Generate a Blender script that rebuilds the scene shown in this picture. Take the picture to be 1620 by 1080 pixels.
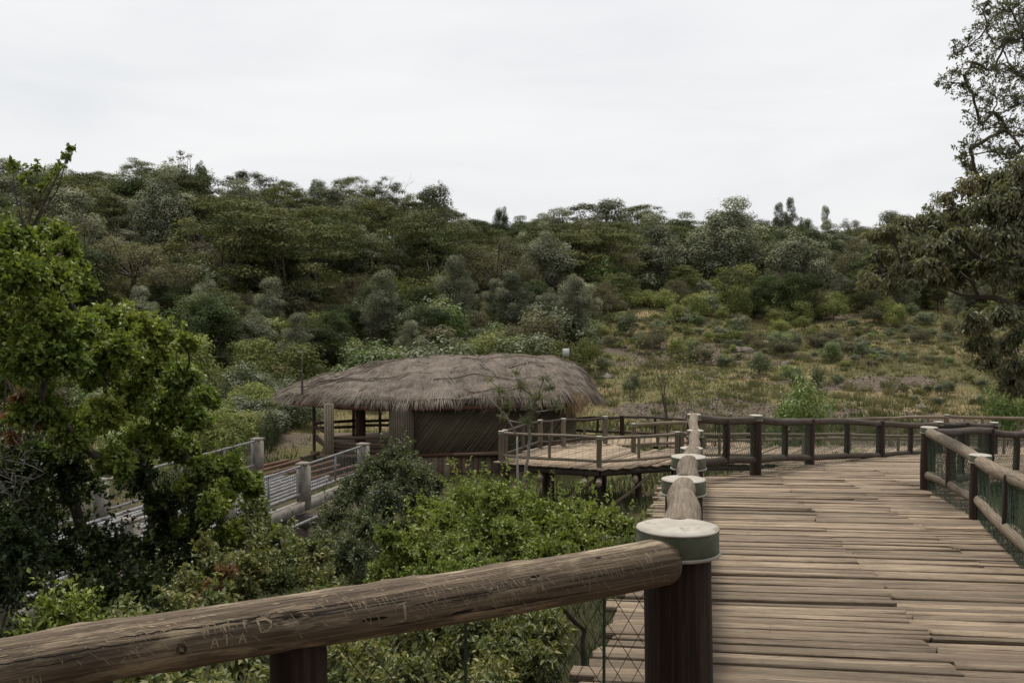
import bpy, math, random
import numpy as np
from mathutils import Vector, Matrix

for _o in list(bpy.data.objects):
    bpy.data.objects.remove(_o)
scene = bpy.context.scene
COL = scene.collection

# ------------------------------------------------------------------ camera, sky, sun, exposure
FPX = 1700.0                       # focal length in pixels of a 1620 px wide frame
PITCH = math.atan(90.0 / FPX)      # the eye level lies 90 px above the middle of the frame
cam_data = bpy.data.cameras.new('camera')
cam_data.sensor_width = 36.0
cam_data.lens = 36.0 * FPX / 1620.0
cam_data.clip_start = 0.05
cam_data.clip_end = 5000.0
cam = bpy.data.objects.new('camera', cam_data)
COL.objects.link(cam)
cam.location = (0, 0, 0)
cam.rotation_euler = (math.radians(90) - PITCH, 0, 0)
scene.camera = cam

SUN_EL, SUN_AZ = 66.0, -14.0       # degrees; azimuth from the view direction, negative to the left
world = bpy.data.worlds.new('World')
scene.world = world
world.use_nodes = True
wn, wl = world.node_tree.nodes, world.node_tree.links
wn.clear()
w_out = wn.new('ShaderNodeOutputWorld')
w_bg = wn.new('ShaderNodeBackground')
w_sky = wn.new('ShaderNodeTexSky')
w_sky.sky_type = 'NISHITA'
w_sky.sun_disc = False
w_sky.sun_elevation = math.radians(SUN_EL)
w_sky.sun_rotation = math.radians(SUN_AZ)
w_sky.dust_density = 4.0
w_tc = wn.new('ShaderNodeTexCoord')
w_map = wn.new('ShaderNodeMapping')
w_map.inputs['Scale'].default_value = (1.3, 1.3, 7.0)
w_n1 = wn.new('ShaderNodeTexNoise')
w_n1.inputs['Scale'].default_value = 1.6
w_n1.inputs['Detail'].default_value = 6.0
w_n1.inputs['Roughness'].default_value = 0.55
w_n1.inputs['Distortion'].default_value = 0.4
w_ramp = wn.new('ShaderNodeValToRGB')
w_ramp.color_ramp.elements[0].position = 0.36
w_ramp.color_ramp.elements[0].color = (0.965, 0.985, 1.015, 1)
w_ramp.color_ramp.elements[1].position = 0.62
w_ramp.color_ramp.elements[1].color = (1.10, 1.105, 1.11, 1)
w_scale = wn.new('ShaderNodeMixRGB')
w_scale.blend_type = 'MULTIPLY'
w_scale.inputs[0].default_value = 1.0
w_scale.inputs[2].default_value = (0.10, 0.10, 0.10, 1)      # the sky texture's strength
w_mix = wn.new('ShaderNodeMixRGB')
w_mix.inputs[0].default_value = 0.93                          # cloud cover
wl.new(w_tc.outputs['Generated'], w_map.inputs['Vector'])
wl.new(w_map.outputs[0], w_n1.inputs['Vector'])
wl.new(w_n1.outputs['Fac'], w_ramp.inputs[0])
wl.new(w_sky.outputs[0], w_scale.inputs[1])
wl.new(w_scale.outputs[0], w_mix.inputs[1])
wl.new(w_ramp.outputs[0], w_mix.inputs[2])
wl.new(w_mix.outputs[0], w_bg.inputs['Color'])
w_bg.inputs['Strength'].default_value = 1.0
wl.new(w_bg.outputs[0], w_out.inputs['Surface'])

sun_data = bpy.data.lights.new('sun', 'SUN')
sun_data.energy = 3.4
sun_data.angle = math.radians(10)
sun_data.color = (1.0, 0.95, 0.86)
sun = bpy.data.objects.new('sun', sun_data)
COL.objects.link(sun)
_e, _a = math.radians(SUN_EL), math.radians(SUN_AZ)
SUN_DIR = Vector((math.cos(_e) * math.sin(_a), math.cos(_e) * math.cos(_a), math.sin(_e)))
sun.rotation_euler = SUN_DIR.to_track_quat('Z', 'Y').to_euler()
sun.location = (0, 0, 60)

scene.view_settings.view_transform = 'Standard'
scene.view_settings.look = 'None'
scene.view_settings.gamma = 1.0
scene.view_settings.exposure = -0.2
scene.view_settings.use_curve_mapping = False
scene.render.engine = 'CYCLES'
scene.cycles.max_bounces = 6
scene.cycles.diffuse_bounces = 2
scene.cycles.glossy_bounces = 2
scene.cycles.transmission_bounces = 3
scene.cycles.transparent_max_bounces = 4
scene.cycles.use_denoising = True

# ------------------------------------------------------------------ helpers
def at(px, py, depth):
    """A point of the place: photo pixel (1620x1080) and its distance in metres ahead of the eye."""
    u, v = (px - 810.0) / FPX, -(py - 540.0) / FPX
    cy = math.cos(PITCH) + v * math.sin(PITCH)
    cz = -math.sin(PITCH) + v * math.cos(PITCH)
    k = depth / cy
    return Vector((u * k, depth, cz * k))

WORLD = {}
def link(o, parent=None, M=None):
    COL.objects.link(o)
    if M is None:
        M = Matrix.Identity(4)
    if parent is not None:
        o.parent = parent
        o.matrix_basis = WORLD[parent.name].inverted() @ M
    else:
        o.matrix_basis = M
    WORLD[o.name] = M.copy()
    return o

def tag(o, label=None, cat=None, group=None, kind=None):
    if label: o['label'] = label
    if cat: o['category'] = cat
    if group: o['group'] = group
    if kind: o['kind'] = kind
    return o

def empty(name, loc, label=None, cat=None, group=None, kind=None):
    o = bpy.data.objects.new(name, None)
    o.empty_display_size = 0.2
    link(o, None, Matrix.Translation(Vector(loc)))
    return tag(o, label, cat, group, kind)

def mesh_from(name, V, F, mat=None, smooth=False, attr=None):
    """V (n,3) array; F list of arrays of equal-sided faces, or a plain list of index tuples."""
    me = bpy.data.meshes.new(name)
    V = np.asarray(V, dtype=np.float32)
    if not isinstance(F, list) or (len(F) and isinstance(F[0], np.ndarray)):
        Fs = F if isinstance(F, list) else [F]
        tot = [np.full(len(f), f.shape[1], dtype=np.int32) for f in Fs if len(f)]
        idx = np.concatenate([f.ravel() for f in Fs if len(f)]).astype(np.int32)
        tot = np.concatenate(tot)
    else:
        tot = np.array([len(f) for f in F], dtype=np.int32)
        idx = np.array([i for f in F for i in f], dtype=np.int32)
    start = np.concatenate([[0], np.cumsum(tot)[:-1]]).astype(np.int32)
    me.vertices.add(len(V)); me.vertices.foreach_set('co', V.ravel())
    me.loops.add(len(idx)); me.loops.foreach_set('vertex_index', idx)
    me.polygons.add(len(tot)); me.polygons.foreach_set('loop_start', start)
    me.update(calc_edges=True)
    if smooth:
        me.polygons.foreach_set('use_smooth', np.ones(len(tot), dtype=bool))
    if attr is not None:
        a = me.attributes.new('tint', 'FLOAT', 'FACE')
        a.data.foreach_set('value', np.asarray(attr, dtype=np.float32))
    if mat: me.materials.append(mat)
    return me

def obj(name, me, parent=None, M=None):
    return link(bpy.data.objects.new(name, me), parent, M)

def frame_x(p0, p1, up=Vector((0, 0, 1))):
    """Matrix whose local X runs from p0 to p1."""
    p0, p1 = Vector(p0), Vector(p1)
    x = (p1 - p0).normalized()
    if abs(x.dot(up)) > 0.99: up = Vector((0, 1, 0))
    y = up.cross(x).normalized()
    z = x.cross(y)
    M = Matrix((x, y, z)).transposed().to_4x4()
    M.translation = p0
    return M

class Parts:
    """Collects shapes that belong to one part and links them as one mesh."""
    def __init__(s): s.V = []; s.F3 = []; s.F4 = []; s.n = 0
    def add(s, V, F3=None, F4=None):
        V = np.asarray(V, dtype=np.float64).reshape(-1, 3)
        if F3 is not None and len(F3): s.F3.append(np.asarray(F3, dtype=np.int64) + s.n)
        if F4 is not None and len(F4): s.F4.append(np.asarray(F4, dtype=np.int64) + s.n)
        s.V.append(V); s.n += len(V)
    def box(s, lo, hi, M=None):
        x0, y0, z0 = lo; x1, y1, z1 = hi
        V = [(x0,y0,z0),(x1,y0,z0),(x1,y1,z0),(x0,y1,z0),(x0,y0,z1),(x1,y0,z1),(x1,y1,z1),(x0,y1,z1)]
        if M is not None: V = [tuple(M @ Vector(v)) for v in V]
        s.add(V, None, [(0,3,2,1),(4,5,6,7),(0,1,5,4),(1,2,6,5),(2,3,7,6),(3,0,4,7)])
    def tube(s, pts, rad, seg=5, caps=True):
        P = np.asarray([tuple(p) for p in pts], dtype=np.float64); n = len(P)
        R = np.broadcast_to(np.asarray(rad, dtype=np.float64), (n,))
        T = np.gradient(P, axis=0); T /= (np.linalg.norm(T, axis=1, keepdims=True) + 1e-12)
        up = np.array([0, 0, 1.0])
        if abs(T[:, 2]).mean() > 0.8: up = np.array([0.31, 0.95, 0])
        S = np.cross(up, T); S /= (np.linalg.norm(S, axis=1, keepdims=True) + 1e-12)
        U = np.cross(T, S)
        a = np.arange(seg) * 2 * np.pi / seg
        V = P[:, None] + R[:, None, None] * (np.cos(a)[None, :, None] * S[:, None] + np.sin(a)[None, :, None] * U[:, None])
        i = np.arange(n - 1)[:, None] * seg; j = np.arange(seg)[None]; k = (j + 1) % seg
        F4 = np.stack([i + j, i + k, i + seg + k, i + seg + j], -1).reshape(-1, 4)
        F3 = None
        V = V.reshape(-1, 3)
        if caps and seg > 2:
            V = np.vstack([V, P[:1], P[-1:]])
            c0, c1 = n * seg, n * seg + 1; b = (n - 1) * seg
            j = np.arange(seg); k = (j + 1) % seg
            F3 = np.vstack([np.stack([np.full(seg, c0), k, j], -1), np.stack([np.full(seg, c1), b + j, b + k], -1)])
        s.add(V, F3, F4)
    def build(s, name, mat, parent=None, M=None, smooth=False):
        V = np.vstack(s.V); F = []
        if s.F3: F.append(np.vstack(s.F3))
        if s.F4: F.append(np.vstack(s.F4))
        if M is not None:                         # world points -> local
            Mi = np.array(M.inverted()); V = V @ Mi[:3, :3].T + Mi[:3, 3]
        return obj(name, mesh_from(name, V, F, mat, smooth), parent, M)

def build_local(P, name, mat, parent, M):
    o = P.build(name, mat, parent, None)
    o.matrix_basis = WORLD[parent.name].inverted() @ M
    WORLD[o.name] = M.copy()
    return o

def near_origin(p): return Matrix.Translation(Vector(p))

# ------------------------------------------------------------------ materials (all procedural)
MATS = {}
def new_mat(name):
    m = bpy.data.materials.new(name); m.use_nodes = True
    nt = m.node_tree; nt.nodes.clear()
    out = nt.nodes.new('ShaderNodeOutputMaterial')
    b = nt.nodes.new('ShaderNodeBsdfPrincipled')
    nt.links.new(b.outputs[0], out.inputs[0])
    MATS[name] = m
    return m, nt, nt.nodes, nt.links, b, out

def ramp(N, stops):
    r = N.new('ShaderNodeValToRGB'); e = r.color_ramp.elements
    while len(e) < len(stops): e.new(0.5)
    for k, (p, c) in enumerate(stops):
        e[k].position = p; e[k].color = (c[0], c[1], c[2], 1) if not isinstance(c, (int, float)) else (c, c, c, 1)
    return r

def noise(N, L, vec, scale, detail=5, rough=0.6, dist=0.0):
    n = N.new('ShaderNodeTexNoise')
    n.inputs['Scale'].default_value = scale; n.inputs['Detail'].default_value = detail
    n.inputs['Roughness'].default_value = rough; n.inputs['Distortion'].default_value = dist
    if vec is not None: L.new(vec, n.inputs['Vector'])
    return n

def mapping(N, L, vec, scale):
    m = N.new('ShaderNodeMapping'); m.inputs['Scale'].default_value = scale
    L.new(vec, m.inputs['Vector']); return m.outputs[0]

def mix(N, L, fac, a, b, mode='MIX'):
    m = N.new('ShaderNodeMixRGB'); m.blend_type = mode
    for k, v in ((0, fac), (1, a), (2, b)):
        if isinstance(v, (int, float)): m.inputs[k].default_value = v if k == 0 else (v, v, v, 1)
        elif isinstance(v, tuple): m.inputs[k].default_value = (*v, 1)
        else: L.new(v, m.inputs[k])
    return m.outputs[0]

def bump(N, L, h, strength, dist=0.02, prev=None):
    b = N.new('ShaderNodeBump'); b.inputs['Strength'].default_value = strength; b.inputs['Distance'].default_value = dist
    L.new(h, b.inputs['Height'])
    if prev is not None: L.new(prev, b.inputs['Normal'])
    return b.outputs[0]

def wood(name, dark, mid, light, along=1.0, across=26.0, rough=0.8, vary=0.35, patch=None, patch_amt=0.5, bumpy=0.5, crackle=False):
    m, nt, N, L, b, out = new_mat(name)
    tc = N.new('ShaderNodeTexCoord'); oi = N.new('ShaderNodeObjectInfo')
    add = N.new('ShaderNodeVectorMath'); add.operation = 'ADD'
    comb = N.new('ShaderNodeCombineXYZ')
    mul = N.new('ShaderNodeMath'); mul.operation = 'MULTIPLY'; mul.inputs[1].default_value = 37.0
    L.new(oi.outputs['Random'], mul.inputs[0])
    for k in range(3): L.new(mul.outputs[0], comb.inputs[k])
    L.new(tc.outputs['Object'], add.inputs[0]); L.new(comb.outputs[0], add.inputs[1])
    v = add.outputs[0]
    g1 = noise(N, L, mapping(N, L, v, (along, across, across)), 2.2, 8, 0.65, 0.3)
    g2 = noise(N, L, mapping(N, L, v, (along * 2.5, across * 3.2, across * 3.2)), 2.0, 4, 0.7)
    g3 = noise(N, L, mapping(N, L, v, (1.6, 4, 4)), 1.3, 4, 0.6)
    r = ramp(N, [(0.25, dark), (0.5, mid), (0.75, light)])
    L.new(g1.outputs['Fac'], r.inputs[0])
    c = mix(N, L, 0.5, r.outputs[0], mix(N, L, g2.outputs['Fac'], 0.35, 1.45), 'MULTIPLY')
    c2 = mix(N, L, 1.0, c, mix(N, L, g3.outputs['Fac'], 0.62, 1.34), 'MULTIPLY')
    rr = mix(N, L, oi.outputs['Random'], 1.0 - vary, 1.0 + vary)
    c3 = mix(N, L, 1.0, c2, rr, 'MULTIPLY')
    if patch:
        pr = ramp(N, [(0.52, 0.0), (0.66, 1.0)])
        g4 = noise(N, L, mapping(N, L, v, (2.0, 9, 9)), 1.7, 6, 0.7)
        L.new(g4.outputs['Fac'], pr.inputs[0])
        f = N.new('ShaderNodeMath'); f.operation = 'MULTIPLY'; f.inputs[1].default_value = patch_amt
        L.new(pr.outputs[0], f.inputs[0])
        c3 = mix(N, L, f.outputs[0], c3, patch)
    if crackle:
        gk = noise(N, L, mapping(N, L, v, (0.55, 38, 38)), 1.6, 3, 0.55)
        kr = ramp(N, [(0.30, 1.0), (0.36, 0.0)]); L.new(gk.outputs['Fac'], kr.inputs[0])
        c3 = mix(N, L, kr.outputs[0], c3, (0.035, 0.024, 0.018))
    L.new(c3, b.inputs['Base Color'])
    b.inputs['Roughness'].default_value = rough
    b.inputs['Specular IOR Level'].default_value = 0.3
    n1 = bump(N, L, g1.outputs['Fac'], bumpy, 0.012)
    L.new(bump(N, L, g2.outputs['Fac'], bumpy * 0.7, 0.005, n1), b.inputs['Normal'])
    return m

def surface(name, c0, c1, scale, rough=0.85, metal=0.0, spots=None, spot_scale=20, bumpy=0.3, vec='Object', lo=0.35, hi=0.65):
    m, nt, N, L, b, out = new_mat(name)
    tc = N.new('ShaderNodeTexCoord')
    v = tc.outputs[vec]
    n1 = noise(N, L, v, scale, 7, 0.65)
    r = ramp(N, [(lo, c0), (hi, c1)]); L.new(n1.outputs['Fac'], r.inputs[0])
    c = r.outputs[0]
    if spots:
        n2 = noise(N, L, v, spot_scale, 5, 0.7)
        r2 = ramp(N, [(0.56, 0.0), (0.66, 1.0)]); L.new(n2.outputs['Fac'], r2.inputs[0])
        c = mix(N, L, r2.outputs[0], c, spots)
    L.new(c, b.inputs['Base Color'])
    b.inputs['Roughness'].default_value = rough; b.inputs['Metallic'].default_value = metal
    b.inputs['Specular IOR Level'].default_value = 0.3
    L.new(bump(N, L, n1.outputs['Fac'], bumpy, 0.02), b.inputs['Normal'])
    return m

def leaf(name, a, b_, c, trans=0.35, rough=0.5, vary=0.2, spec=0.35):
    """Leaf colours a..b_..c by each leaf's own tint; a little different from plant to plant."""
    m, nt, N, L, b, out = new_mat(name)
    at_ = N.new('ShaderNodeAttribute'); at_.attribute_name = 'tint'
    oi = N.new('ShaderNodeObjectInfo')
    r = ramp(N, [(0.05, a), (0.5, b_), (0.95, c)]); L.new(at_.outputs['Fac'], r.inputs[0])
    k = mix(N, L, 1.0, r.outputs[0], mix(N, L, oi.outputs['Random'], 1 - vary, 1 + vary), 'MULTIPLY')
    L.new(k, b.inputs['Base Color']); b.inputs['Roughness'].default_value = rough
    b.inputs['Specular IOR Level'].default_value = spec
    t = N.new('ShaderNodeBsdfTranslucent'); L.new(mix(N, L, 1.0, k, (1.25, 1.3, 0.7), 'MULTIPLY'), t.inputs['Color'])
    ms = N.new('ShaderNodeMixShader'); ms.inputs[0].default_value = trans
    L.new(b.outputs[0], ms.inputs[1]); L.new(t.outputs[0], ms.inputs[2]); L.new(ms.outputs[0], out.inputs[0])
    return m

wood('deck_wood', (0.07, 0.046, 0.033), (0.285, 0.213, 0.143), (0.66, 0.53, 0.375), along=1.0, across=64, vary=0.36, patch=(0.17, 0.105, 0.078), patch_amt=0.75, bumpy=1.0, crackle=True)
wood('old_rail_wood', (0.045, 0.033, 0.023), (0.18, 0.132, 0.09), (0.42, 0.32, 0.215), along=1.0, across=40, vary=0.0, patch=(0.62, 0.49, 0.335), patch_amt=0.75, bumpy=1.0, crackle=True)
wood('pale_rail_wood', (0.075, 0.056, 0.038), (0.18, 0.14, 0.097), (0.31, 0.25, 0.18), along=0.9, across=30, vary=0.15, bumpy=0.8)
wood('brown_rail_wood', (0.022, 0.016, 0.012), (0.06, 0.043, 0.032), (0.125, 0.094, 0.07), along=0.9, across=26, vary=0.25, bumpy=0.7)
wood('post_wood', (0.010, 0.007, 0.0055), (0.034, 0.019, 0.0135), (0.085, 0.048, 0.034), along=0.7, across=26, vary=0.2, bumpy=0.8)
wood('grey_post_wood', (0.06, 0.045, 0.03), (0.15, 0.115, 0.08), (0.25, 0.2, 0.14), along=0.7, across=24, vary=0.3, bumpy=0.6)
wood('hut_wood', (0.03, 0.02, 0.014), (0.10, 0.065, 0.045), (0.19, 0.14, 0.10), along=0.8, across=18, vary=0.35)
wood('hut_beam_wood', (0.05, 0.022, 0.015), (0.13, 0.06, 0.04), (0.2, 0.1, 0.07), along=0.8, across=18, vary=0.2)
wood('reed', (0.05, 0.04, 0.026), (0.13, 0.105, 0.068), (0.24, 0.195, 0.13), along=0.8, across=20, vary=0.3)
wood('pole_cladding', (0.05, 0.038, 0.026), (0.13, 0.104, 0.072), (0.23, 0.19, 0.135), along=0.8, across=20, vary=0.3)
wood('bark', (0.03, 0.022, 0.016), (0.085, 0.066, 0.05), (0.16, 0.13, 0.1), along=1.5, across=8, vary=0.3, bumpy=0.8)
wood('pale_bark', (0.1, 0.085, 0.07), (0.22, 0.195, 0.165), (0.36, 0.33, 0.29), along=1.5, across=8, vary=0.2, bumpy=0.6)
wood('scratch', (0.3, 0.235, 0.155), (0.43, 0.34, 0.23), (0.56, 0.45, 0.31), vary=0.0)
wood('crack', (0.008, 0.006, 0.005), (0.014, 0.01, 0.008), (0.02, 0.015, 0.011), vary=0.0)
surface('cap_plate', (0.33, 0.295, 0.24), (0.5, 0.47, 0.415), 6, rough=0.75, spots=(0.27, 0.22, 0.165), spot_scale=11, bumpy=0.1)
surface('cap_band', (0.07, 0.075, 0.046), (0.135, 0.14, 0.088), 7, rough=0.65, spots=(0.3, 0.29, 0.23), spot_scale=14, bumpy=0.15)
surface('cap_lip', (0.3, 0.29, 0.24), (0.45, 0.43, 0.37), 12, rough=0.6)
surface('green_wire', (0.03, 0.055, 0.03), (0.06, 0.09, 0.05), 12, rough=0.5, bumpy=0.0)
surface('dark_wire', (0.02, 0.022, 0.02), (0.05, 0.05, 0.045), 12, rough=0.5, bumpy=0.0)
surface('concrete', (0.15, 0.132, 0.11), (0.29, 0.262, 0.222), 5, spots=(0.13, 0.11, 0.09), spot_scale=7, bumpy=0.5)
surface('bridge_beam', (0.07, 0.055, 0.052), (0.15, 0.12, 0.115), 4, bumpy=0.4)
surface('galvanised', (0.13, 0.128, 0.125), (0.26, 0.255, 0.25), 9, rough=0.6, metal=0.1, spots=(0.25, 0.19, 0.15), spot_scale=6, bumpy=0.1)
surface('rust', (0.075, 0.04, 0.028), (0.16, 0.08, 0.052), 9, rough=0.85, bumpy=0.2)
surface('rock', (0.07, 0.055, 0.05), (0.2, 0.165, 0.145), 1.2, spots=(0.24, 0.195, 0.155), spot_scale=4, bumpy=0.9)
leaf('gravel', (0.05, 0.04, 0.034), (0.13, 0.105, 0.085), (0.27, 0.225, 0.185), 0.0, 0.9, vary=0.0, spec=0.1)
surface('box_paint', (0.36, 0.4, 0.36), (0.5, 0.54, 0.5), 5, rough=0.5)

leaf('lime_leaf', (0.065, 0.105, 0.02), (0.145, 0.19, 0.034), (0.30, 0.315, 0.075), 0.3)
leaf('painted_shade_leaf', (0.024, 0.042, 0.012), (0.05, 0.078, 0.02), (0.11, 0.14, 0.035), 0.2)  # dark leaf colour with the shade below the tree painted in
leaf('bush_leaf', (0.10, 0.145, 0.026), (0.20, 0.25, 0.05), (0.34, 0.365, 0.10), 0.3)
leaf('olive_leaf', (0.045, 0.062, 0.026), (0.09, 0.108, 0.046), (0.17, 0.18, 0.085), 0.2)
leaf('weed_leaf', (0.07, 0.10, 0.034), (0.155, 0.175, 0.062), (0.34, 0.315, 0.125), 0.28)
leaf('dead_leaf', (0.15, 0.07, 0.035), (0.24, 0.125, 0.065), (0.33, 0.19, 0.105), 0.3)
leaf('right_leaf', (0.085, 0.095, 0.05), (0.17, 0.175, 0.10), (0.29, 0.245, 0.155), 0.34, 0.55, spec=0.25)
leaf('airy_leaf', (0.06, 0.066, 0.042), (0.11, 0.118, 0.075), (0.18, 0.17, 0.12), 0.34, 0.55)
leaf('flat_tree_leaf', (0.048, 0.055, 0.02), (0.09, 0.097, 0.037), (0.155, 0.152, 0.066), 0.2, 0.75, spec=0.1, vary=0.45)
leaf('silver_leaf', (0.09, 0.097, 0.06), (0.16, 0.168, 0.108), (0.27, 0.272, 0.19), 0.18, 0.75, spec=0.12, vary=0.35)
leaf('dark_leaf', (0.026, 0.04, 0.014), (0.05, 0.068, 0.024), (0.085, 0.10, 0.04), 0.2, 0.75, spec=0.1, vary=0.45)
leaf('brown_leaf', (0.06, 0.056, 0.032), (0.11, 0.102, 0.06), (0.18, 0.165, 0.10), 0.25, 0.75, spec=0.1, vary=0.25)
leaf('shrub_leaf', (0.075, 0.10, 0.028), (0.16, 0.18, 0.056), (0.275, 0.27, 0.11), 0.25, 0.75, spec=0.1, vary=0.35)
leaf('fresh_shrub_leaf', (0.06, 0.10, 0.024), (0.115, 0.165, 0.036), (0.22, 0.235, 0.08), 0.24, vary=0.25)
leaf('dry_grass', (0.105, 0.112, 0.046), (0.17, 0.158, 0.078), (0.26, 0.217, 0.128), 0.2, vary=0.1)
leaf('thatch_straw', (0.095, 0.077, 0.06), (0.185, 0.15, 0.12), (0.33, 0.28, 0.235), 0.1, 0.9, vary=0.0, spec=0.1)
leaf('loose_straw', (0.22, 0.14, 0.08), (0.33, 0.22, 0.13), (0.42, 0.31, 0.2), 0.15, 0.9, vary=0.0, spec=0.1)
surface('thatch_base', (0.10, 0.08, 0.064), (0.19, 0.155, 0.125), 3, rough=0.95, bumpy=0.6)

# ground: grass, dry grass, bare soil and gravel, each patch with its own colour
def ground_material():
    m, nt, N, L, b, out = new_mat('ground')
    g = N.new('ShaderNodeNewGeometry'); v = g.outputs['Position']
    big = noise(N, L, v, 0.045, 5, 0.6, 0.3)
    mid_ = noise(N, L, v, 0.30, 6, 0.65, 0.5)
    fine = noise(N, L, v, 3.5, 8, 0.75)
    r1 = ramp(N, [(0.36, (0.12, 0.11, 0.045)), (0.48, (0.22, 0.17, 0.085)), (0.62, (0.32, 0.225, 0.13))])
    L.new(mid_.outputs['Fac'], r1.inputs[0])
    r2 = ramp(N, [(0.40, 0.0), (0.58, 1.0)]); L.new(big.outputs['Fac'], r2.inputs[0])
    c = mix(N, L, r2.outputs[0], r1.outputs[0], mix(N, L, mid_.outputs['Fac'], (0.07, 0.08, 0.026), (0.17, 0.15, 0.07)))
    sp = noise(N, L, mapping(N, L, v, (0.6, 1.0, 1.0)), 0.42, 8, 0.72, 0.8)
    r3 = ramp(N, [(0.50, 0.0), (0.55, 1.0)]); L.new(sp.outputs['Fac'], r3.inputs[0])
    soil = mix(N, L, fine.outputs['Fac'], (0.038, 0.031, 0.024), (0.215, 0.17, 0.122))
    sa = N.new('ShaderNodeAttribute'); sa.attribute_name = 'soil'
    sm = N.new('ShaderNodeMath'); sm.operation = 'MULTIPLY_ADD'; sm.inputs[1].default_value = 1.0; L.new(sa.outputs['Fac'], sm.inputs[0])
    sh_ = N.new('ShaderNodeMath'); sh_.operation = 'MULTIPLY_ADD'; sh_.inputs[1].default_value = 2.4; sh_.inputs[2].default_value = -1.25; L.new(sp.outputs['Fac'], sh_.inputs[0]); L.new(sh_.outputs[0], sm.inputs[2])
    r3 = ramp(N, [(0.42, 0.0), (0.54, 1.0)]); L.new(sm.outputs[0], r3.inputs[0])
    c = mix(N, L, r3.outputs[0], c, soil)
    c = mix(N, L, 1.0, c, mix(N, L, fine.outputs['Fac'], 0.45, 1.5), 'MULTIPLY')
    sx_ = N.new('ShaderNodeSeparateXYZ'); L.new(v, sx_.inputs[0])
    mr = N.new('ShaderNodeMapRange'); mr.inputs[1].default_value = 30.0; mr.inputs[2].default_value = 48.0; L.new(sx_.outputs['Y'], mr.inputs[0])
    near_dark = mix(N, L, fine.outputs['Fac'], (0.018, 0.016, 0.01), (0.075, 0.07, 0.032))
    c = mix(N, L, mr.outputs[0], near_dark, c)          # darker ground on the near part of the valley floor
    L.new(c, b.inputs['Base Color']); b.inputs['Roughness'].default_value = 0.95
    b.inputs['Specular IOR Level'].default_value = 0.1
    L.new(bump(N, L, fine.outputs['Fac'], 0.8, 0.15), b.inputs['Normal'])
    return m
ground_material()
M_ = MATS

# ------------------------------------------------------------------ terrain
_rs = np.random.RandomState(7)
_W = [(_rs.uniform(0.02, 0.9), _rs.uniform(0, 6.28), _rs.uniform(0, 6.28)) for _ in range(22)]
def wavy(x, y):
    z = 0
    for k, th, ph in _W:
        z = z + np.sin((x * math.cos(th) + y * math.sin(th)) * k + ph) * (0.07 / (k + 0.06) ** 0.75)
    return z
_LAT = np.random.RandomState(31).uniform(0, 1, (64, 64))
def vnoise(x, y):
    x0, y0 = np.floor(x).astype(int), np.floor(y).astype(int); fx, fy = x - x0, y - y0
    fx, fy = fx * fx * (3 - 2 * fx), fy * fy * (3 - 2 * fy); g = lambda a, b: _LAT[a % 64, b % 64]
    return (g(x0, y0) * (1 - fx) + g(x0 + 1, y0) * fx) * (1 - fy) + (g(x0, y0 + 1) * (1 - fx) + g(x0 + 1, y0 + 1) * fx) * fy
def fbm(x, y): return (vnoise(x, y) * 0.5 + vnoise(x * 2.1 + 9, y * 2.1 + 4) * 0.28 + vnoise(x * 4.3 + 3, y * 4.3 + 17) * 0.22)
def soil_mask(x, y):
    x = np.asarray(x, float); y = np.asarray(y, float)
    m = fbm(x * 0.10 + 3, y * 0.14) + 0.10 * np.exp(-((x - 12) / 12) ** 2 - ((y - 72) / 14) ** 2) + 0.08 * np.exp(-((x - 5) / 4) ** 2 - ((y - 60) / 8) ** 2)
    return np.clip((m - 0.565) / 0.12, 0, 1)
_LEFT = [(-40,-3.6),(5,-4.2),(12,-5.0),(20,-6.4),(30,-7.0),(40,-7.3),(50,-7.0),(60,-6.2),(80,-3.6),(100,0.2),(130,6),(155,10.5),(175,11.5),(260,9),(900,0)]
_MID = [(-40,-3.6),(5,-3.9),(12,-4.9),(20,-6.3),(30,-7.5),(45,-7.9),(55,-7.0),(65,-5.9),(80,-4.5),(100,-2.8),(120,-0.6),(150,3.0),(180,4.6),(205,5.0),(900,0)]
_RIGHT = [(-40,-3.6),(5,-4.0),(12,-4.8),(20,-5.6),(30,-6.8),(40,-7.2),(50,-6.7),(60,-6.0),(80,-5.0),(100,-3.5),(120,-2.0),(150,0.2),(190,4.2),(230,6.4),(300,7),(900,4)]
def ground_z(x, y):
    x = np.asarray(x, dtype=float); y = np.asarray(y, dtype=float)
    yy = np.maximum(y, 14.0)
    px = np.clip(810 + 1700 * x / yy, -300, 1800)
    zl, zm, zr = (np.interp(y, [a for a, _ in t], [b for _, b in t]) for t in (_LEFT, _MID, _RIGHT))
    tl = np.clip((px - 60) / 740, 0, 1); tl = tl * tl * (3 - 2 * tl)
    tr = np.clip((px - 800) / 600, 0, 1); tr = tr * tr * (3 - 2 * tr)
    z = zl * (1 - tl) + zm * tl
    z = z * (1 - tr) + zr * tr
    amp = np.interp(y, [0, 20, 40, 60, 120, 300], [0.3, 0.4, 0.35, 0.45, 0.7, 0.9])
    return z + wavy(x, y) * amp

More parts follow.
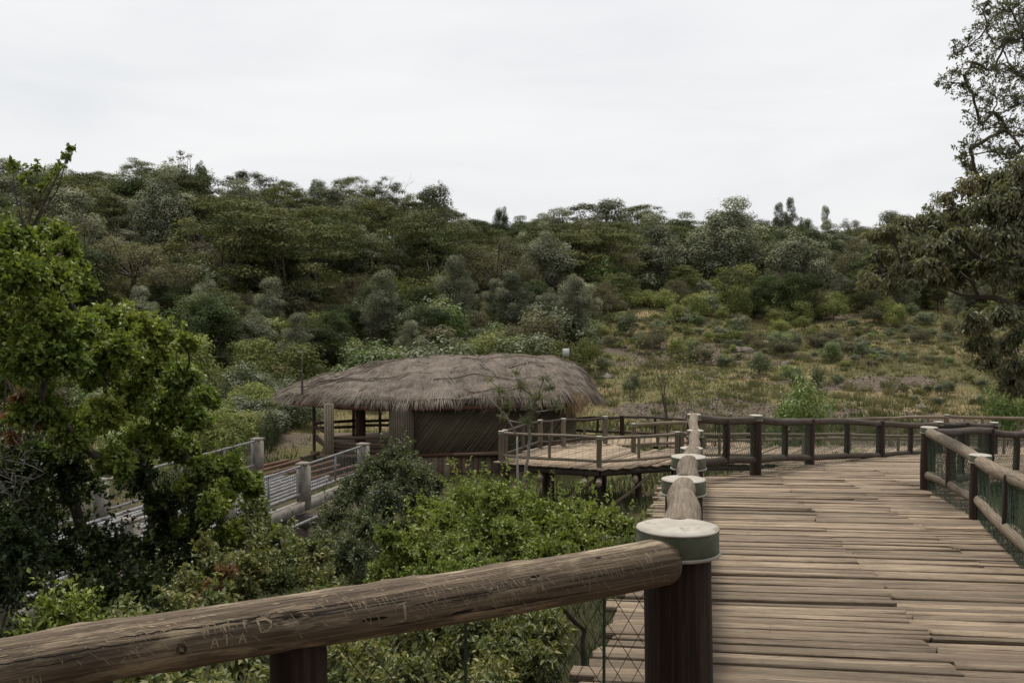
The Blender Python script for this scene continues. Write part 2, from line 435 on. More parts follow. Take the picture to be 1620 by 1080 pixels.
ys = np.concatenate([np.arange(-40, 40, 1.0), np.arange(40, 130, 0.7), np.arange(130, 320, 2.5), np.geomspace(320, 1600, 24)])
us = np.concatenate([np.linspace(-2.2, -0.62, 16), np.linspace(-0.6, 0.6, 150), np.linspace(0.62, 2.2, 16)])
YY, UU = np.meshgrid(ys, us, indexing='ij')
XX = UU * (np.maximum(YY, -20) + 45)
ZZ = ground_z(XX, YY)
nr, nc = YY.shape
ii = np.arange(nr - 1)[:, None] * nc + np.arange(nc - 1)[None]
GF = np.stack([ii, ii + 1, ii + nc + 1, ii + nc], -1).reshape(-1, 4)
ZZ = ZZ + np.random.RandomState(9).uniform(-1, 1, ZZ.shape) * np.interp(YY, [40, 52, 95, 120], [0.0, 0.09, 0.09, 0.0])
ground = obj('ground', mesh_from('ground', np.stack([XX, YY, ZZ], -1).reshape(-1, 3), GF, M_['ground'], smooth=True))
_sa = ground.data.attributes.new('soil', 'FLOAT', 'POINT'); _sa.data.foreach_set('value', soil_mask(XX, YY).ravel().astype(np.float32))
tag(ground, 'grassy valley floor and hillside with bare stony patches', kind='structure')
def gz(x, y): return float(ground_z(x, y))
# ------------------------------------------------------------------ logs, posts, railings
def log_mesh(name, L, r0, r1, mat, seg=14, rings=10, seed=0, wob=0.012, lump=0.03, knots=0, cracks=0):
    """A round, slightly crooked pole along local X with rounded ends."""
    rs = np.random.RandomState(seed)
    t = np.concatenate([[0, 0.012 / L], np.linspace(0.03 / L, 1 - 0.03 / L, rings), [1 - 0.012 / L, 1]])
    endk = np.ones(len(t)); endk[[0, -1]] = 0.88; endk[[1, -2]] = 0.96
    a = np.arange(seg) * 2 * np.pi / seg
    T, A = np.meshgrid(t, a, indexing='ij')
    R = (r0 + (r1 - r0) * T) * endk[:, None]
    ph = rs.uniform(0, 6.28, 8)
    R = R * (1 + lump * (0.5 * np.sin(2 * A + ph[0] + 1.3 * T) + 0.4 * np.sin(3 * A + ph[1] - 3 * T * L) + 0.5 * np.sin(5.1 * T * L + ph[2]) * np.sin(A + ph[3])))
    for k in range(knots):
        t0, a0 = rs.uniform(0.06, 0.94), rs.uniform(0, 6.28)
        da = (A - a0 + np.pi) % (2 * np.pi) - np.pi
        d2 = ((T - t0) * L / 0.045) ** 2 + (da * r0 / 0.03) ** 2
        R = R + 0.009 * np.exp(-d2 * 0.5) - 0.011 * np.exp(-d2 * 4)
    for k in range(cracks):
        t0, t1, a0 = rs.uniform(0, 0.75), rs.uniform(0.15, 0.45), rs.uniform(0.1, 3.0)
        da = (A - a0 - 0.12 * np.sin(9 * T + k) - 0.35 * (T - t0) + np.pi) % (2 * np.pi) - np.pi
        on = np.clip((T - t0) * 14, 0, 1) * np.clip((t0 + t1 - T) * 14, 0, 1)
        R = R - 0.011 * on * np.exp(-(da * r0 / 0.0022) ** 2)
    oy = wob * (np.sin(2.1 * T * 3.14 + ph[4]) - np.sin(ph[4])) ; oz = wob * (np.sin(1.7 * T * 3.14 + ph[5]) - np.sin(ph[5]))
    V = np.stack([T * L, R * np.cos(A) + oy, R * np.sin(A) + oz], -1).reshape(-1, 3)
    n = len(t)
    i = np.arange(n - 1)[:, None] * seg; j = np.arange(seg)[None]; k = (j + 1) % seg
    F4 = np.stack([i + j, i + seg + j, i + seg + k, i + k], -1).reshape(-1, 4)[:, ::-1]
    c = np.array([[0, oy[0, 0], oz[0, 0]], [L, oy[-1, 0], oz[-1, 0]]])
    V = np.vstack([V, c]); c0 = n * seg; b = (n - 1) * seg; j = np.arange(seg); k = (j + 1) % seg
    F3 = np.vstack([np.stack([np.full(seg, c0), k, j], -1), np.stack([np.full(seg, c0 + 1), b + j, b + k], -1)])
    return mesh_from(name, V, [F3, F4], mat, smooth=True)

_seed = [100]
def log(name, p0, p1, r0, r1, mat, parent, seg=12, rings=8, **kw):
    _seed[0] += 1
    p0, p1 = Vector(p0), Vector(p1)
    return obj(name, log_mesh(name, (p1 - p0).length, r0, r1, M_[mat], seg, rings, _seed[0], **kw), parent, frame_x(p0, p1))

def lathe(profile, seg):
    a = np.arange(seg) * 2 * np.pi / seg
    P = np.asarray(profile, float); n = len(P)
    V = np.stack([P[:, :1] * np.cos(a), P[:, :1] * np.sin(a), np.repeat(P[:, 1:], seg, 1)], -1).reshape(-1, 3)
    i = np.arange(n - 1)[:, None] * seg; j = np.arange(seg)[None]; k = (j + 1) % seg
    return V, np.stack([i + j, i + k, i + seg + k, i + seg + j], -1).reshape(-1, 4)

def post_with_cap(base, top, r, parent, mat='post_wood', cap=True, seg=16, tilt=0.0, cap_r=None):
    base, top = Vector(base), Vector(top)
    p = log('post', base - Vector((0, 0, 0.12)), top - Vector((0, 0, 0.012 if cap else 0)), r, r * 0.97, mat, parent, seg, 8, wob=0.004, lump=0.02)
    if cap:
        cr = cap_r or r * 1.12
        s = max(14, seg + 8)
        V, F = lathe([(cr * 0.985, -0.075), (cr * 1.012, -0.07), (cr, -0.06), (cr, -0.002), (cr * 0.985, 0.0)], s)
        M = Matrix.Translation(top) @ Matrix.Rotation(tilt, 4, 'X')
        obj('cap_band', mesh_from('cap_band', V, [F], M_['cap_band'], True), p, M)
        V, F = lathe([(cr * 1.02, -0.082), (cr * 1.055, -0.078), (cr * 1.055, -0.072), (cr * 0.99, -0.07)], s)
        obj('cap_lip', mesh_from('cap_lip', V, [F], M_['cap_lip'], True), p, M)
        V, F = lathe([(cr * 1.0, 0.0005), (cr * 1.012, 0.003), (cr * 1.0, 0.0065), (cr * 0.6, 0.0085), (0.0, 0.0095)], s)
        obj('cap_plate', mesh_from('cap_plate', V, [F], M_['cap_plate'], True), p, M)
    return p

def net(parent, p0, p1, h0, h1, cell, wr, mat, stretch=1.35, grid=False):
    """A wire net hung between two feet p0, p1; h0, h1 = heights at each end."""
    p0, p1 = Vector(p0), Vector(p1); Ln = (p1 - p0).length
    H = min(h0, h1); cv = cell * stretch
    P = Parts()
    rs = random.Random(int(Ln * 1000))
    nrm = Vector((-(p1 - p0).y, (p1 - p0).x, 0)).normalized()
    def pt(u, v):
        w = 0.006 * math.sin(u * 5 + v * 9) + 0.004 * math.sin(u * 17 - v * 4)
        return p0 + (p1 - p0) * (u / Ln) + Vector((0, 0, v * (h0 + (h1 - h0) * u / Ln) / H)) + nrm * w
    s = cell / cv
    k = -H * s
    if grid:
        for u in np.arange(0, Ln, cell): P.tube([pt(u, 0), pt(u + 0.01, H / 2), pt(u, H)], wr, 3, False)
        for v in np.arange(cell, H, cell * 1.4): P.tube([pt(u, v) for u in np.linspace(0, Ln, 6)], wr, 3, False)
        k = Ln
    while k < Ln:
        for d in (1, -1):
            if d == 1: ua, va, ub, vb = k, 0, k + H * s, H
            else: ua, va, ub, vb = k + H * s, 0, k, H
            if ub != ua:
                f = lambda u: va + (u - ua) / (ub - ua) * (vb - va)
                a, b = max(0, min(Ln, ua)), max(0, min(Ln, ub))
                if abs(a - b) > 0.01:
                    m = (a + b) / 2
                    P.tube([pt(a, f(a)), pt(m, f(m)), pt(b, f(b))], wr, 3, False)
        k += cell
    for v in (0.0, H):
        P.tube([pt(u, v) for u in np.linspace(0, Ln, 6)], wr * 1.3, 3, False)
    return P.build('wire_mesh', M_[mat], parent, near_origin(p0), False)

def deck_z(y): return -1.45 - 0.10 * y
def on_deck(x, y): return Vector((x, y, deck_z(y) + 0.0))

# ------------------------------------------------------------------ the boardwalk (upper deck)
def crossings(poly, o, d):
    """Parameters along o + w d where the line enters and leaves the polygon."""
    out = []
    n = len(poly)
    for i in range(n):
        ax, ay = poly[i]; bx, by = poly[(i + 1) % n]
        ex, ey = bx - ax, by - ay
        den = d[0] * ey - d[1] * ex
        if abs(den) < 1e-9: continue
        w = ((ax - o[0]) * ey - (ay - o[1]) * ex) / den
        s = ((ax - o[0]) * d[1] - (ay - o[1]) * d[0]) / den
        if 0 <= s < 1: out.append(w)
    out.sort()
    return [(out[k], out[k + 1]) for k in range(0, len(out) - 1, 2)]

def plank_mesh(L, w, th, rs):
    e = [rs.uniform(-0.007, 0.007) for _ in range(4)]
    b = 0.005
    V = []; n = 4
    sk = [rs.uniform(-0.02, 0.02), rs.uniform(-0.02, 0.02)]
    bow = rs.uniform(-0.006, 0.006)
    for k in range(n):
        t = k / (n - 1); x = -L / 2 + L * t
        zz = bow * math.sin(t * math.pi) + e[0] * (1 - t) + e[1] * t
        tw = e[2] * (1 - t) + e[3] * t
        ww = w / 2 * (1 + rs.uniform(-0.035, 0.035))
        xs = sk[0] if k == 0 else (sk[1] if k == n - 1 else 0)
        for (y, z) in ((-ww, -th), (-ww, -b), (-ww + b, 0), (ww - b, 0), (ww, -b), (ww, -th)):
            V.append((x + xs * y / ww, y, z + zz + tw * y / ww))
    F = []
    for k in range(n - 1):
        for j in range(6):
            F.append((k * 6 + j, k * 6 + (j + 1) % 6, k * 6 + 6 + (j + 1) % 6, k * 6 + 6 + j))
    F = [tuple(reversed(f)) for f in F]
    F.append(tuple(range(6))[::1]); F.append(tuple(reversed(range((n - 1) * 6, n * 6))))
    return V, F

def make_deck(root, poly, zf, dirx, s0, s1, wmin, wmax, mat, seed, origin, joint=None, ragged=0.1, fan=None, lift=0.0):
    rs = random.Random(seed)
    dx = Vector((dirx[0], dirx[1])).normalized(); dy = Vector((-dx.y, dx.x))
    s = s0; planks = []
    while s < s1:
        w = rs.uniform(wmin, wmax)
        c = Vector(origin) + dy * (s + w / 2)
        ang = (fan(s) if fan else 0.0) + rs.uniform(-0.003, 0.003)
        d = Vector((dx.x * math.cos(ang) - dx.y * math.sin(ang), dx.x * math.sin(ang) + dx.y * math.cos(ang)))
        for (a, b) in crossings(poly, c, d):
            a += rs.uniform(-ragged, ragged * 0.6); b += rs.uniform(-ragged * 0.6, ragged)
            if b - a < 0.25: continue
            cuts = [a]
            if joint:
                for jx in joint:
                    jj = jx + rs.uniform(-0.05, 0.05)
                    if rs.random() < 0.62 and cuts[-1] + 0.6 < jj < b - 0.5: cuts.append(jj)
                while b - cuts[-1] > 4.2: cuts.append(cuts[-1] + rs.uniform(2.4, 3.6))
            cuts.append(b)
            for u, v in zip(cuts[:-1], cuts[1:]):
                u2, v2 = u + 0.003, v - 0.003
                p0 = c + d * u2; p1 = c + d * v2
                P0 = Vector((p0.x, p0.y, zf(p0.x, p0.y) + lift)); P1 = Vector((p1.x, p1.y, zf(p1.x, p1.y) + lift))
                x = (P1 - P0).normalized()
                e = 0.05; q = c + dy * e + d * u2
                g = Vector((q.x, q.y, zf(q.x, q.y) + lift)) - P0
                z = x.cross(g).normalized(); y = z.cross(x)
                M = Matrix((x, y, z)).transposed().to_4x4()
                M.translation = (P0 + P1) / 2 + Vector((0, 0, rs.uniform(-0.009, 0.009)))
                V, F = plank_mesh((P1 - P0).length, w - rs.choice((0.006, 0.01, 0.016, 0.022, 0.034)), 0.04, rs)
                planks.append((M, V, F))
        s += w
    if joint:
        nails = Parts()
        for M, V, F in planks:
            xs = [v[0] for v in V]; ys_ = max(v[1] for v in V)
            for xx in (min(xs) + 0.05, max(xs) - 0.05, rs.uniform(-0.1, 0.1)):
                for yy in (-ys_ * 0.5, ys_ * 0.5):
                    c = M @ Vector((xx, yy + rs.uniform(-0.01, 0.01), 0.0075)); r_ = 0.0055
                    nails.add([tuple(c + Vector((r_ * math.cos(a), r_ * math.sin(a), -0.1 * r_ * math.sin(a)))) for a in np.arange(6) * math.pi / 3] + [tuple(c + Vector((0, 0, 0.001)))], [(6, k, (k + 1) % 6) for k in range(6)])
        no = nails.build('nail_heads', M_['rust'], root, near_origin(WORLD[root.name].translation)); no['kind'] = 'stuff'
    planks.sort(key=lambda t: (t[0].translation.length) / 1.0)
    for M, V, F in planks[:300]:
        obj('plank', mesh_from('plank', V, F, M_[mat]), root, M)
    if len(planks) > 300:
        P = Parts(); Vs = []; Fs = []; n = 0
        for M, V, F in planks[300:]:
            Vs += [tuple(M @ Vector(v)) for v in V]; Fs += [tuple(i + n for i in f) for f in F]; n += len(V)
        o = obj('far_planks', mesh_from('far_planks', Vs, Fs, M_[mat]), root); o['kind'] = 'stuff'
    return len(planks)

# left railing feet and tops, as read from the photograph
LEFT_TOPS = [at(1072, 836, 3.5), at(1081.5, 759, 6.07), at(1089.5, 723, 7.4), at(1094, 709, 11.0), at(1100, 681, 14.4), at(1098, 655.5, 17.0)]
A_POST = at(1470, 676, 15.7); B_POST = at(1551, 720, 12.1)
C_POST = Vector((3.72, 7.2, -1.37))
FAR_TOPS = [at(1196, 657, 18.5), at(1282, 662, 21.2), at(1393, 665, 23.6), at(1485, 667, 25.6), at(1528, 668, 26.5), at(1573, 668, 27.6)]
INNER = [at(1565, 677, 18.6), at(1648, 683, 20.6)]

deck_poly = [(0.0, 3.0), (0.35, 5.2), (0.75, 7.4), (1.36, 11.0), (1.98, 14.4), (2.5, 17.4), (4.1, 19.0), (5.8, 21.7), (8.0, 24.1),
             (10.0, 26.1), (12.6, 28.2), (14.4, 25.4), (10.6, 20.6), (8.7, 18.5), (6.45, 15.4), (5.5, 12.0), (3.98, 7.2), (3.4, 2.0), (3.4, 0.6), (-2.4, 0.6), (-2.4, 2.0)]
boardwalk = empty('boardwalk', on_deck(2.0, 4.0), 'upper boardwalk ramp of weathered planks sloping down from the camera', kind='structure')
tdir = Vector((0.172, 0.985)).normalized(); ndir = Vector((tdir.y, -tdir.x))
n_pl = make_deck(boardwalk, deck_poly, lambda x, y: deck_z(y), ndir, 0.8, 26.0, 0.105, 0.185, 'deck_wood', 5, (0.0, 0.0),
                 joint=(0.6 + 0.75, 0.6 + 1.75, 0.6 + 2.6), ragged=0.10,
                 fan=lambda s: 0.05 * math.sin(s * 0.8) * (s > 13) + 0.012 * math.sin(s * 1.9))
for off in (-0.25, 0.9, 2.0, 3.1):
    a = Vector((0.25 + off, 1.2)); b = a + tdir * 17.5
    log('joist', (a.x, a.y, deck_z(a.y) - 0.125), (b.x, b.y, deck_z(b.y) - 0.125), 0.075, 0.075, 'brown_rail_wood', boardwalk, 8, 6, wob=0.0)
for y in (2.2, 4.6, 7.0, 9.6, 12.2, 15.0, 18.0):
    for off in (0.0, 2.7):
        x = -0.066 + 0.173 * y + off + 0.05
        log('pile', (x, y, gz(x, y) - 0.3), (x, y, deck_z(y) - 0.21), 0.1, 0.09, 'post_wood', boardwalk, 8, 4, wob=0.0)
for (x, y) in ((5.6, 20.4), (8.0, 22.6), (10.4, 24.6), (8.6, 20.4)):
    log('pile', (x, y, gz(x, y) - 0.3), (x, y, deck_z(y) - 0.06), 0.1, 0.09, 'post_wood', boardwalk, 8, 4, wob=0.0)

# ------------------------------------------------------------------ near railing: the scratched rail and the row of capped posts
left_rail = empty('log_railing', on_deck(0.54, 3.5), 'long left railing with pale round caps along the ramp, scratched rail nearest the camera', 'railing')
feet = [Vector((p.x, p.y, deck_z(p.y))) for p in LEFT_TOPS]
pr = [0.115, 0.108, 0.105, 0.1, 0.098, 0.097]
cr = [0.135, 0.125, 0.12, 0.115, 0.11, 0.11]
for k, (f, t) in enumerate(zip(feet, LEFT_TOPS)):
    post_with_cap(f, t, pr[k], left_rail, 'post_wood', True, 28 if k < 2 else 18, cap_r=cr[k])
NEAR = [at(1062, 884, 3.42), at(500, 984, 2.88), at(-120, 1083, 2.66)]
n0, n2 = NEAR[0], at(-420, 1146, 2.5)
# the near rail is one long, slightly bent log
_seed[0] = 777
Ln = (n2 - n0).length
near_me = log_mesh('top_rail', Ln, 0.0765, 0.079, M_['old_rail_wood'], 150, 360, 41, wob=0.010, lump=0.028, knots=9, cracks=0)
NEAR_M = frame_x(n0, n2)
near_log = obj('top_rail', near_me, left_rail, NEAR_M)
# marks scratched into the near rail: strokes laid on its surface, (metres along, angle up from the facing side)
nv = np.empty(len(near_me.vertices) * 3, dtype=np.float32); near_me.vertices.foreach_get('co', nv); nv = nv.reshape(-1, 3)
NSEG = 150; ring_x = nv[:-2].reshape(-1, NSEG, 3)[:, 0, 0]
def rail_pt(s, ang, lift=0.0007):
    """Point on the near log's skin: s metres from the post, ang radians up from the side that faces the camera."""
    i = int(np.clip(np.searchsorted(ring_x, s), 1, len(ring_x) - 1))
    ring = nv[:-2].reshape(-1, NSEG, 3)
    f = (s - ring_x[i - 1]) / max(1e-9, ring_x[i] - ring_x[i - 1])
    # local +Y of the log points away from or towards the camera: pick the facing side
    a = FACE_A + UPSIGN * ang
    j = int(round((a % (2 * math.pi)) / (2 * math.pi) * NSEG)) % NSEG
    p = ring[i - 1, j] * (1 - f) + ring[i, j] * f
    c = (ring[i - 1].mean(0) * (1 - f) + ring[i].mean(0) * f)
    d = p - c; d /= np.linalg.norm(d)
    return p + d * lift, d
_yl = NEAR_M.to_3x3().col[1]; _zl = NEAR_M.to_3x3().col[2]
# angle in (local y, local z) whose outward direction is horizontal towards the camera (-Y of the world)
FACE_A = math.atan2(0.0, 1.0) if _yl.y < 0 else math.pi
UPSIGN = 1 if _yl.y < 0 else -1
WK = [1.05]
def stroke(P, pts, w, lift=0.0007):
    Vs = []
    for k, (s, a) in enumerate(pts):
        p, d = rail_pt(s, a, lift)
        q = pts[min(k + 1, len(pts) - 1)]; o = pts[max(k - 1, 0)]
        p2, _ = rail_pt(q[0], q[1], lift); p1, _ = rail_pt(o[0], o[1], lift)
        t = p2 - p1; t /= (np.linalg.norm(t) + 1e-9)
        sd = np.cross(d, t)
        ww = WK[0] * w * (0.35 if k in (0, len(pts) - 1) else 1.0)
        Vs += [p + sd * ww / 2, p + d * 0.0002, p - sd * ww / 2]
    F = []
    for k in range(len(pts) - 1):
        for j in range(2): F.append((k * 3 + j, k * 3 + j + 1, k * 3 + 3 + j + 1, k * 3 + 3 + j))
    P.add(np.array(Vs), None, F)
def line(s0, a0, s1, a1, n=5): return [(s0 + (s1 - s0) * k / n, a0 + (a1 - a0) * k / n) for k in range(n + 1)]
# the rail runs from the post (s = 0) to the left, so letters are written with s decreasing
marks = Parts()
def S(px): # pixel column of the photograph -> metres along the rail
    lo, hi = 0.0, Ln
    for _ in range(40):
        m = (lo + hi) / 2; p = NEAR_M @ Vector((m, 0, 0))
        if 810 + 1700 * p.x / p.y > px: lo = m
        else: hi = m
    return (lo + hi) / 2
def H(px, k): return k
# D with its dash, A 1 A, J, V and smaller cuts
s = S(398); stroke(marks, line(s, 0.62, s - 0.008, 0.12), 0.006)
stroke(marks, [(s, 0.62), (s - 0.02, 0.58), (s - 0.036, 0.45), (s - 0.036, 0.3), (s - 0.024, 0.18), (s - 0.006, 0.12)], 0.006)
stroke(marks, line(s - 0.042, 0.36, s - 0.052, 0.33), 0.007); stroke(marks, line(s - 0.05, 0.22, s - 0.056, 0.3), 0.005)
for px, dx in ((322, 0), (366, 0)):
    s = S(px); stroke(marks, line(s, -0.15, s - 0.012, 0.22), 0.0035); stroke(marks, line(s - 0.012, 0.22, s - 0.02, -0.15), 0.0035); stroke(marks, line(s - 0.004, 0.0, s - 0.016, 0.0), 0.003)
s = S(347); stroke(marks, line(s, -0.12, s - 0.004, 0.27), 0.0035); stroke(marks, line(s - 0.004, 0.27, s + 0.006, 0.17), 0.003)
s = S(628); stroke(marks, line(s, 0.42, s, -0.2), 0.007); stroke(marks, [(s, -0.2), (s + 0.012, -0.26), (s + 0.024, -0.22)], 0.006); stroke(marks, line(s + 0.02, 0.36, s - 0.01, 0.44), 0.004)
s = S(722); stroke(marks, line(s, 0.12, s - 0.006, -0.05), 0.003); stroke(marks, line(s - 0.006, -0.05, s - 0.02, 0.16), 0.003)
s = S(20)
for q, (a, b, c, d) in enumerate(((0, -0.5, 0, -0.05), (0, -0.05, -0.018, -0.5), (-0.018, -0.5, -0.018, -0.05), (-0.03, -0.5, -0.03, -0.05), (-0.03, -0.05, -0.048, -0.5), (-0.048, -0.5, -0.048, -0.05))):
    stroke(marks, line(s + a, b, s + c, d), 0.003)
def glyph(px, a0, strokes, w=0.0022, sc=0.02, asc=0.26):
    s = S(px)
    for st_ in strokes: stroke(marks, [(s - sc * u, a0 + asc * v) for u, v in st_], w)
glyph(664, -0.16, [[(0.5, 0), (0, 0.1), (0, 0.9), (0.5, 1)]], 0.0018)
glyph(676, -0.16, [[(0, 0), (0.4, 1), (0.7, 0)], [(0.15, 0.4), (0.6, 0.4)]], 0.0016)
glyph(686, -0.14, [[(0, 0), (0, 1), (0.5, 0.9), (0.5, 0.55), (0, 0.5)]], 0.0016)
glyph(699, -0.14, [[(0, 1), (0.35, 0.5), (0, 0)]], 0.0016)
for px in (707, 712): glyph(px, -0.02, [[(0, 0), (0.12, 0.06)]], 0.004)
glyph(720, 0.02, [[(0, 1), (0.1, 0)], [(0.1, 0.4), (0.75, 1.05)], [(0.3, 0.55), (0.8, 0.3)]], 0.003)
glyph(196, 0.42, [[(0, 0), (0, 1), (0.6, 0.8), (0.1, 0.5), (0.6, 0.2), (0, 0)]], 0.0018); glyph(208, 0.42, [[(0, 0), (0, 1)], [(0.4, 0), (0.4, 1)]], 0.0018); glyph(222, 0.42, [[(0, 0), (0, 1), (0.6, 0), (0.6, 1)]], 0.0016); glyph(236, 0.42, [[(0, 0), (0.3, 1), (0.6, 0)]], 0.0016)
glyph(206, 0.0, [[(0, 0), (0, 1.1)], [(-0.5, 1.0), (0.4, 1.12)]], 0.003); glyph(219, 0.0, [[(0.05, 0), (0, 1.1)]], 0.003)
glyph(180, -0.12, [[(0, 0), (0.6, 0.55)]], 0.0055); glyph(184, -0.3, [[(0, 0), (0.2, 0.25)]], 0.005)
rs = random.Random(12)
for (pc, n_, a_lo, a_hi, sp_) in ((345, 26, 0.45, 0.75, 34), (575, 18, 0.6, 1.0, 30), (690, 14, 0.5, 1.0, 50), (790, 34, 0.05, 0.6, 30), (840, 10, 0.1, 0.5, 14), (945, 20, 0.3, 0.7, 30), (1012, 16, 0.45, 0.9, 16)):
    for q in range(n_):
        px = pc + rs.uniform(-sp_, sp_); a1 = rs.uniform(a_lo, a_hi)
        s = S(px); L_ = rs.uniform(0.12, 0.38)
        stroke(marks, [(s - 0.02 * L_ * k / 4 * rs.uniform(0.6, 1.4), a1 - L_ * k / 4) for k in range(5)], rs.uniform(0.0008, 0.0026))
for q in range(60):                     # short rubbed flecks
    s = S(rs.uniform(-40, 1040)); a1 = rs.uniform(0.5, 1.35)
    stroke(marks, line(s, a1, s + rs.uniform(0.006, 0.03), a1 + rs.uniform(-0.05, 0.05), 3), rs.uniform(0.0015, 0.004))
rs = random.Random(11)
for q in range(300):
    px = rs.choice([rs.uniform(-40, 1040), rs.gauss(560, 90), rs.gauss(780, 60), rs.gauss(950, 50), rs.gauss(200, 60)])
    s = S(px)
    if not (0.05 < s < Ln - 0.05): continue
    a0 = rs.uniform(0.15, 1.25) if rs.random() < 0.72 else rs.uniform(-0.4, 0.4)
    da = rs.uniform(0.06, 0.4); ds = -0.09 * da * rs.uniform(0.1, 1.0) + rs.uniform(-0.004, 0.004)
    stroke(marks, line(s, a0, s + ds, a0 - da, 4), rs.uniform(0.0006, 0.0022))
mk = build_local(marks, 'scratch_marks', M_['scratch'], near_log, NEAR_M); mk['kind'] = 'stuff'
WK[0] = 1.1
cr_ = Parts()
for (pa, pb, a0, da, w) in ((180, 420, 0.72, -0.12, 0.0035), (330, 560, 0.66, 0.05, 0.0024), (-60, 260, 0.5, -0.05, 0.003), (640, 780, 0.28, 0.1, 0.003), (700, 830, 0.22, 0.12, 0.0022), (880, 1000, 0.2, 0.06, 0.0022), (560, 600, 0.0, 0.02, 0.008), (828, 842, 0.62, 0.02, 0.009), (935, 944, 0.95, 0.0, 0.007), (700, 735, -0.28, 0.05, 0.007), (40, 130, 0.22, 0.04, 0.002), (480, 640, 0.42, 0.06, 0.002)):
    sa, sb = S(pa), S(pb); nn = max(5, int(abs(pb - pa) / 12))
    stroke(cr_, [(sa + (sb - sa) * k / nn, a0 + da * k / nn + (0.012 * math.sin(k * 0.7 + pa) + 0.012 * math.sin(k * 2.9 + pa * 3)) * (nn > 6)) for k in range(nn + 1)], w, 0.0004)
ck = build_local(cr_, 'cracks', M_['crack'], near_log, NEAR_M); ck['kind'] = 'stuff'
kn = Parts()
s = S(276)
for rr in (0.013, 0.009):
    stroke(kn, [(s + rr * 0.95 * math.cos(t), -0.02 + rr / 0.077 * math.sin(t)) for t in np.linspace(0, 6.28, 18)], 0.0022)
build_local(kn, 'knot', M_['crack'], near_log, NEAR_M)
# short post under the near rail, green stakes and net
_q = NEAR_M @ Vector((S(462), 0, 0)); pm = Vector((_q.x, _q.y + 0.03, _q.z - 0.04))
log('post', (pm.x, pm.y, deck_z(pm.y) - 0.3), (pm.x, pm.y, pm.z - 0.012), 0.083, 0.08, 'post_wood', left_rail, 20, 6, wob=0.003)
pe = at(-330, 1100, 2.6)
log('post', (pe.x, pe.y, deck_z(pe.y) - 0.3), (pe.x, pe.y, pe.z - 0.01), 0.1, 0.1, 'post_wood', left_rail, 16, 6, wob=0.003)
for px in (735, 959):
    t = at(px, 960, 2.9 + 0.55 * (px - 500) / 560.0)
    pt_ = NEAR_M @ Vector((S(px), 0, 0))
    log('stake', (pt_.x, pt_.y + 0.02, deck_z(pt_.y) - 0.2), (pt_.x, pt_.y + 0.02, pt_.z - 0.03), 0.005, 0.005, 'green_wire', left_rail, 6, 3, wob=0.0)
f0 = Vector((n0.x - 0.08, n0.y + 0.02, deck_z(n0.y))); f1 = Vector((pm.x, pm.y + 0.03, deck_z(pm.y)))
net(left_rail, f0, f1, n0.z - deck_z(n0.y) - 0.06, pm.z - deck_z(pm.y), 0.075, 0.0014, 'dark_wire')
# rails from post to post
for k in range(5):
    a, b = LEFT_TOPS[k], LEFT_TOPS[k + 1]
    d = (b - a).normalized()
    sag = Vector((0, 0, -0.03))
    log('top_rail', a + d * 0.10 + sag + Vector((0, 0, -0.012)), b - d * 0.03 + sag + Vector((0, 0, -0.008)), 0.07, 0.068, 'pale_rail_wood', left_rail, 24, 16, wob=0.012, lump=0.035, knots=3)
    f, g = feet[k], feet[k + 1]
    up = Vector((0, 0, 0.2))
    log('bottom_rail', f + up, g + up, 0.06, 0.058, 'brown_rail_wood', left_rail, 12, 6)
    m = (f + g) / 2; mt = (a + b) / 2
    log('baluster', m + Vector((0, 0, 0.1)), mt - Vector((0, 0, 0.08)), 0.055, 0.052, 'post_wood', left_rail, 12, 4, wob=0.003)
    net(left_rail, f + Vector((-0.06, 0, 0)), g + Vector((-0.06, 0, 0)), a.z - f.z - 0.05, b.z - g.z - 0.05, 0.08, 0.0016, 'dark_wire')

def railing(label, tops, foot_z, r=0.09, rail_r=0.06, post_mat='post_wood', rail_mat='brown_rail_wood', cap=True, bal=1, bottom=0.2, mesh=(0.09, 0.0022, 'green_wire'),
            skip_post=(), seg=12, name='log_railing', group=None, low_mat=None, drop=0.03, cap_idx=None, join=None):
    root = empty(name, (tops[0].x, tops[0].y, foot_z(tops[0])), label, 'railing', group)
    F = [Vector((t.x, t.y, foot_z(t))) for t in tops]
    for k, (f, t) in enumerate(zip(F, tops)):
        if k in skip_post: continue
        post_with_cap(f, t, r, root, post_mat, cap and (cap_idx is None or k in cap_idx), seg + 2)
    for k in range(len(tops) - 1):
        a, b, f, g = tops[k], tops[k + 1], F[k], F[k + 1]
        z = Vector((0, 0, -rail_r * 0.55 - drop))
        log('top_rail', a + z, b + z, rail_r, rail_r * 0.96, rail_mat, root, seg, 10, wob=0.018, lump=0.04)
        if bottom:
            u = Vector((0, 0, bottom))
            log('bottom_rail', f + u, g + u, rail_r * 0.95, rail_r * 0.95, low_mat or rail_mat, root, seg, 8, wob=0.012, lump=0.04)
        for q in range(bal):
            s = (q + 1) / (bal + 1)
            m = f + (g - f) * s; mt = a + (b - a) * s
            log('baluster', m + Vector((0, 0, bottom - 0.02 if bottom else 0)), mt + z, rail_r * 0.92, rail_r * 0.88, post_mat, root, seg, 4, wob=0.004)
        if mesh:
            d = (g - f); off = Vector((-d.y, d.x, 0)).normalized() * -0.03
            net(root, f + off, g + off, a.z - f.z - 0.06, b.z - g.z - 0.06, mesh[0], mesh[1], mesh[2], grid=mesh[0] > 0.15)
    return root

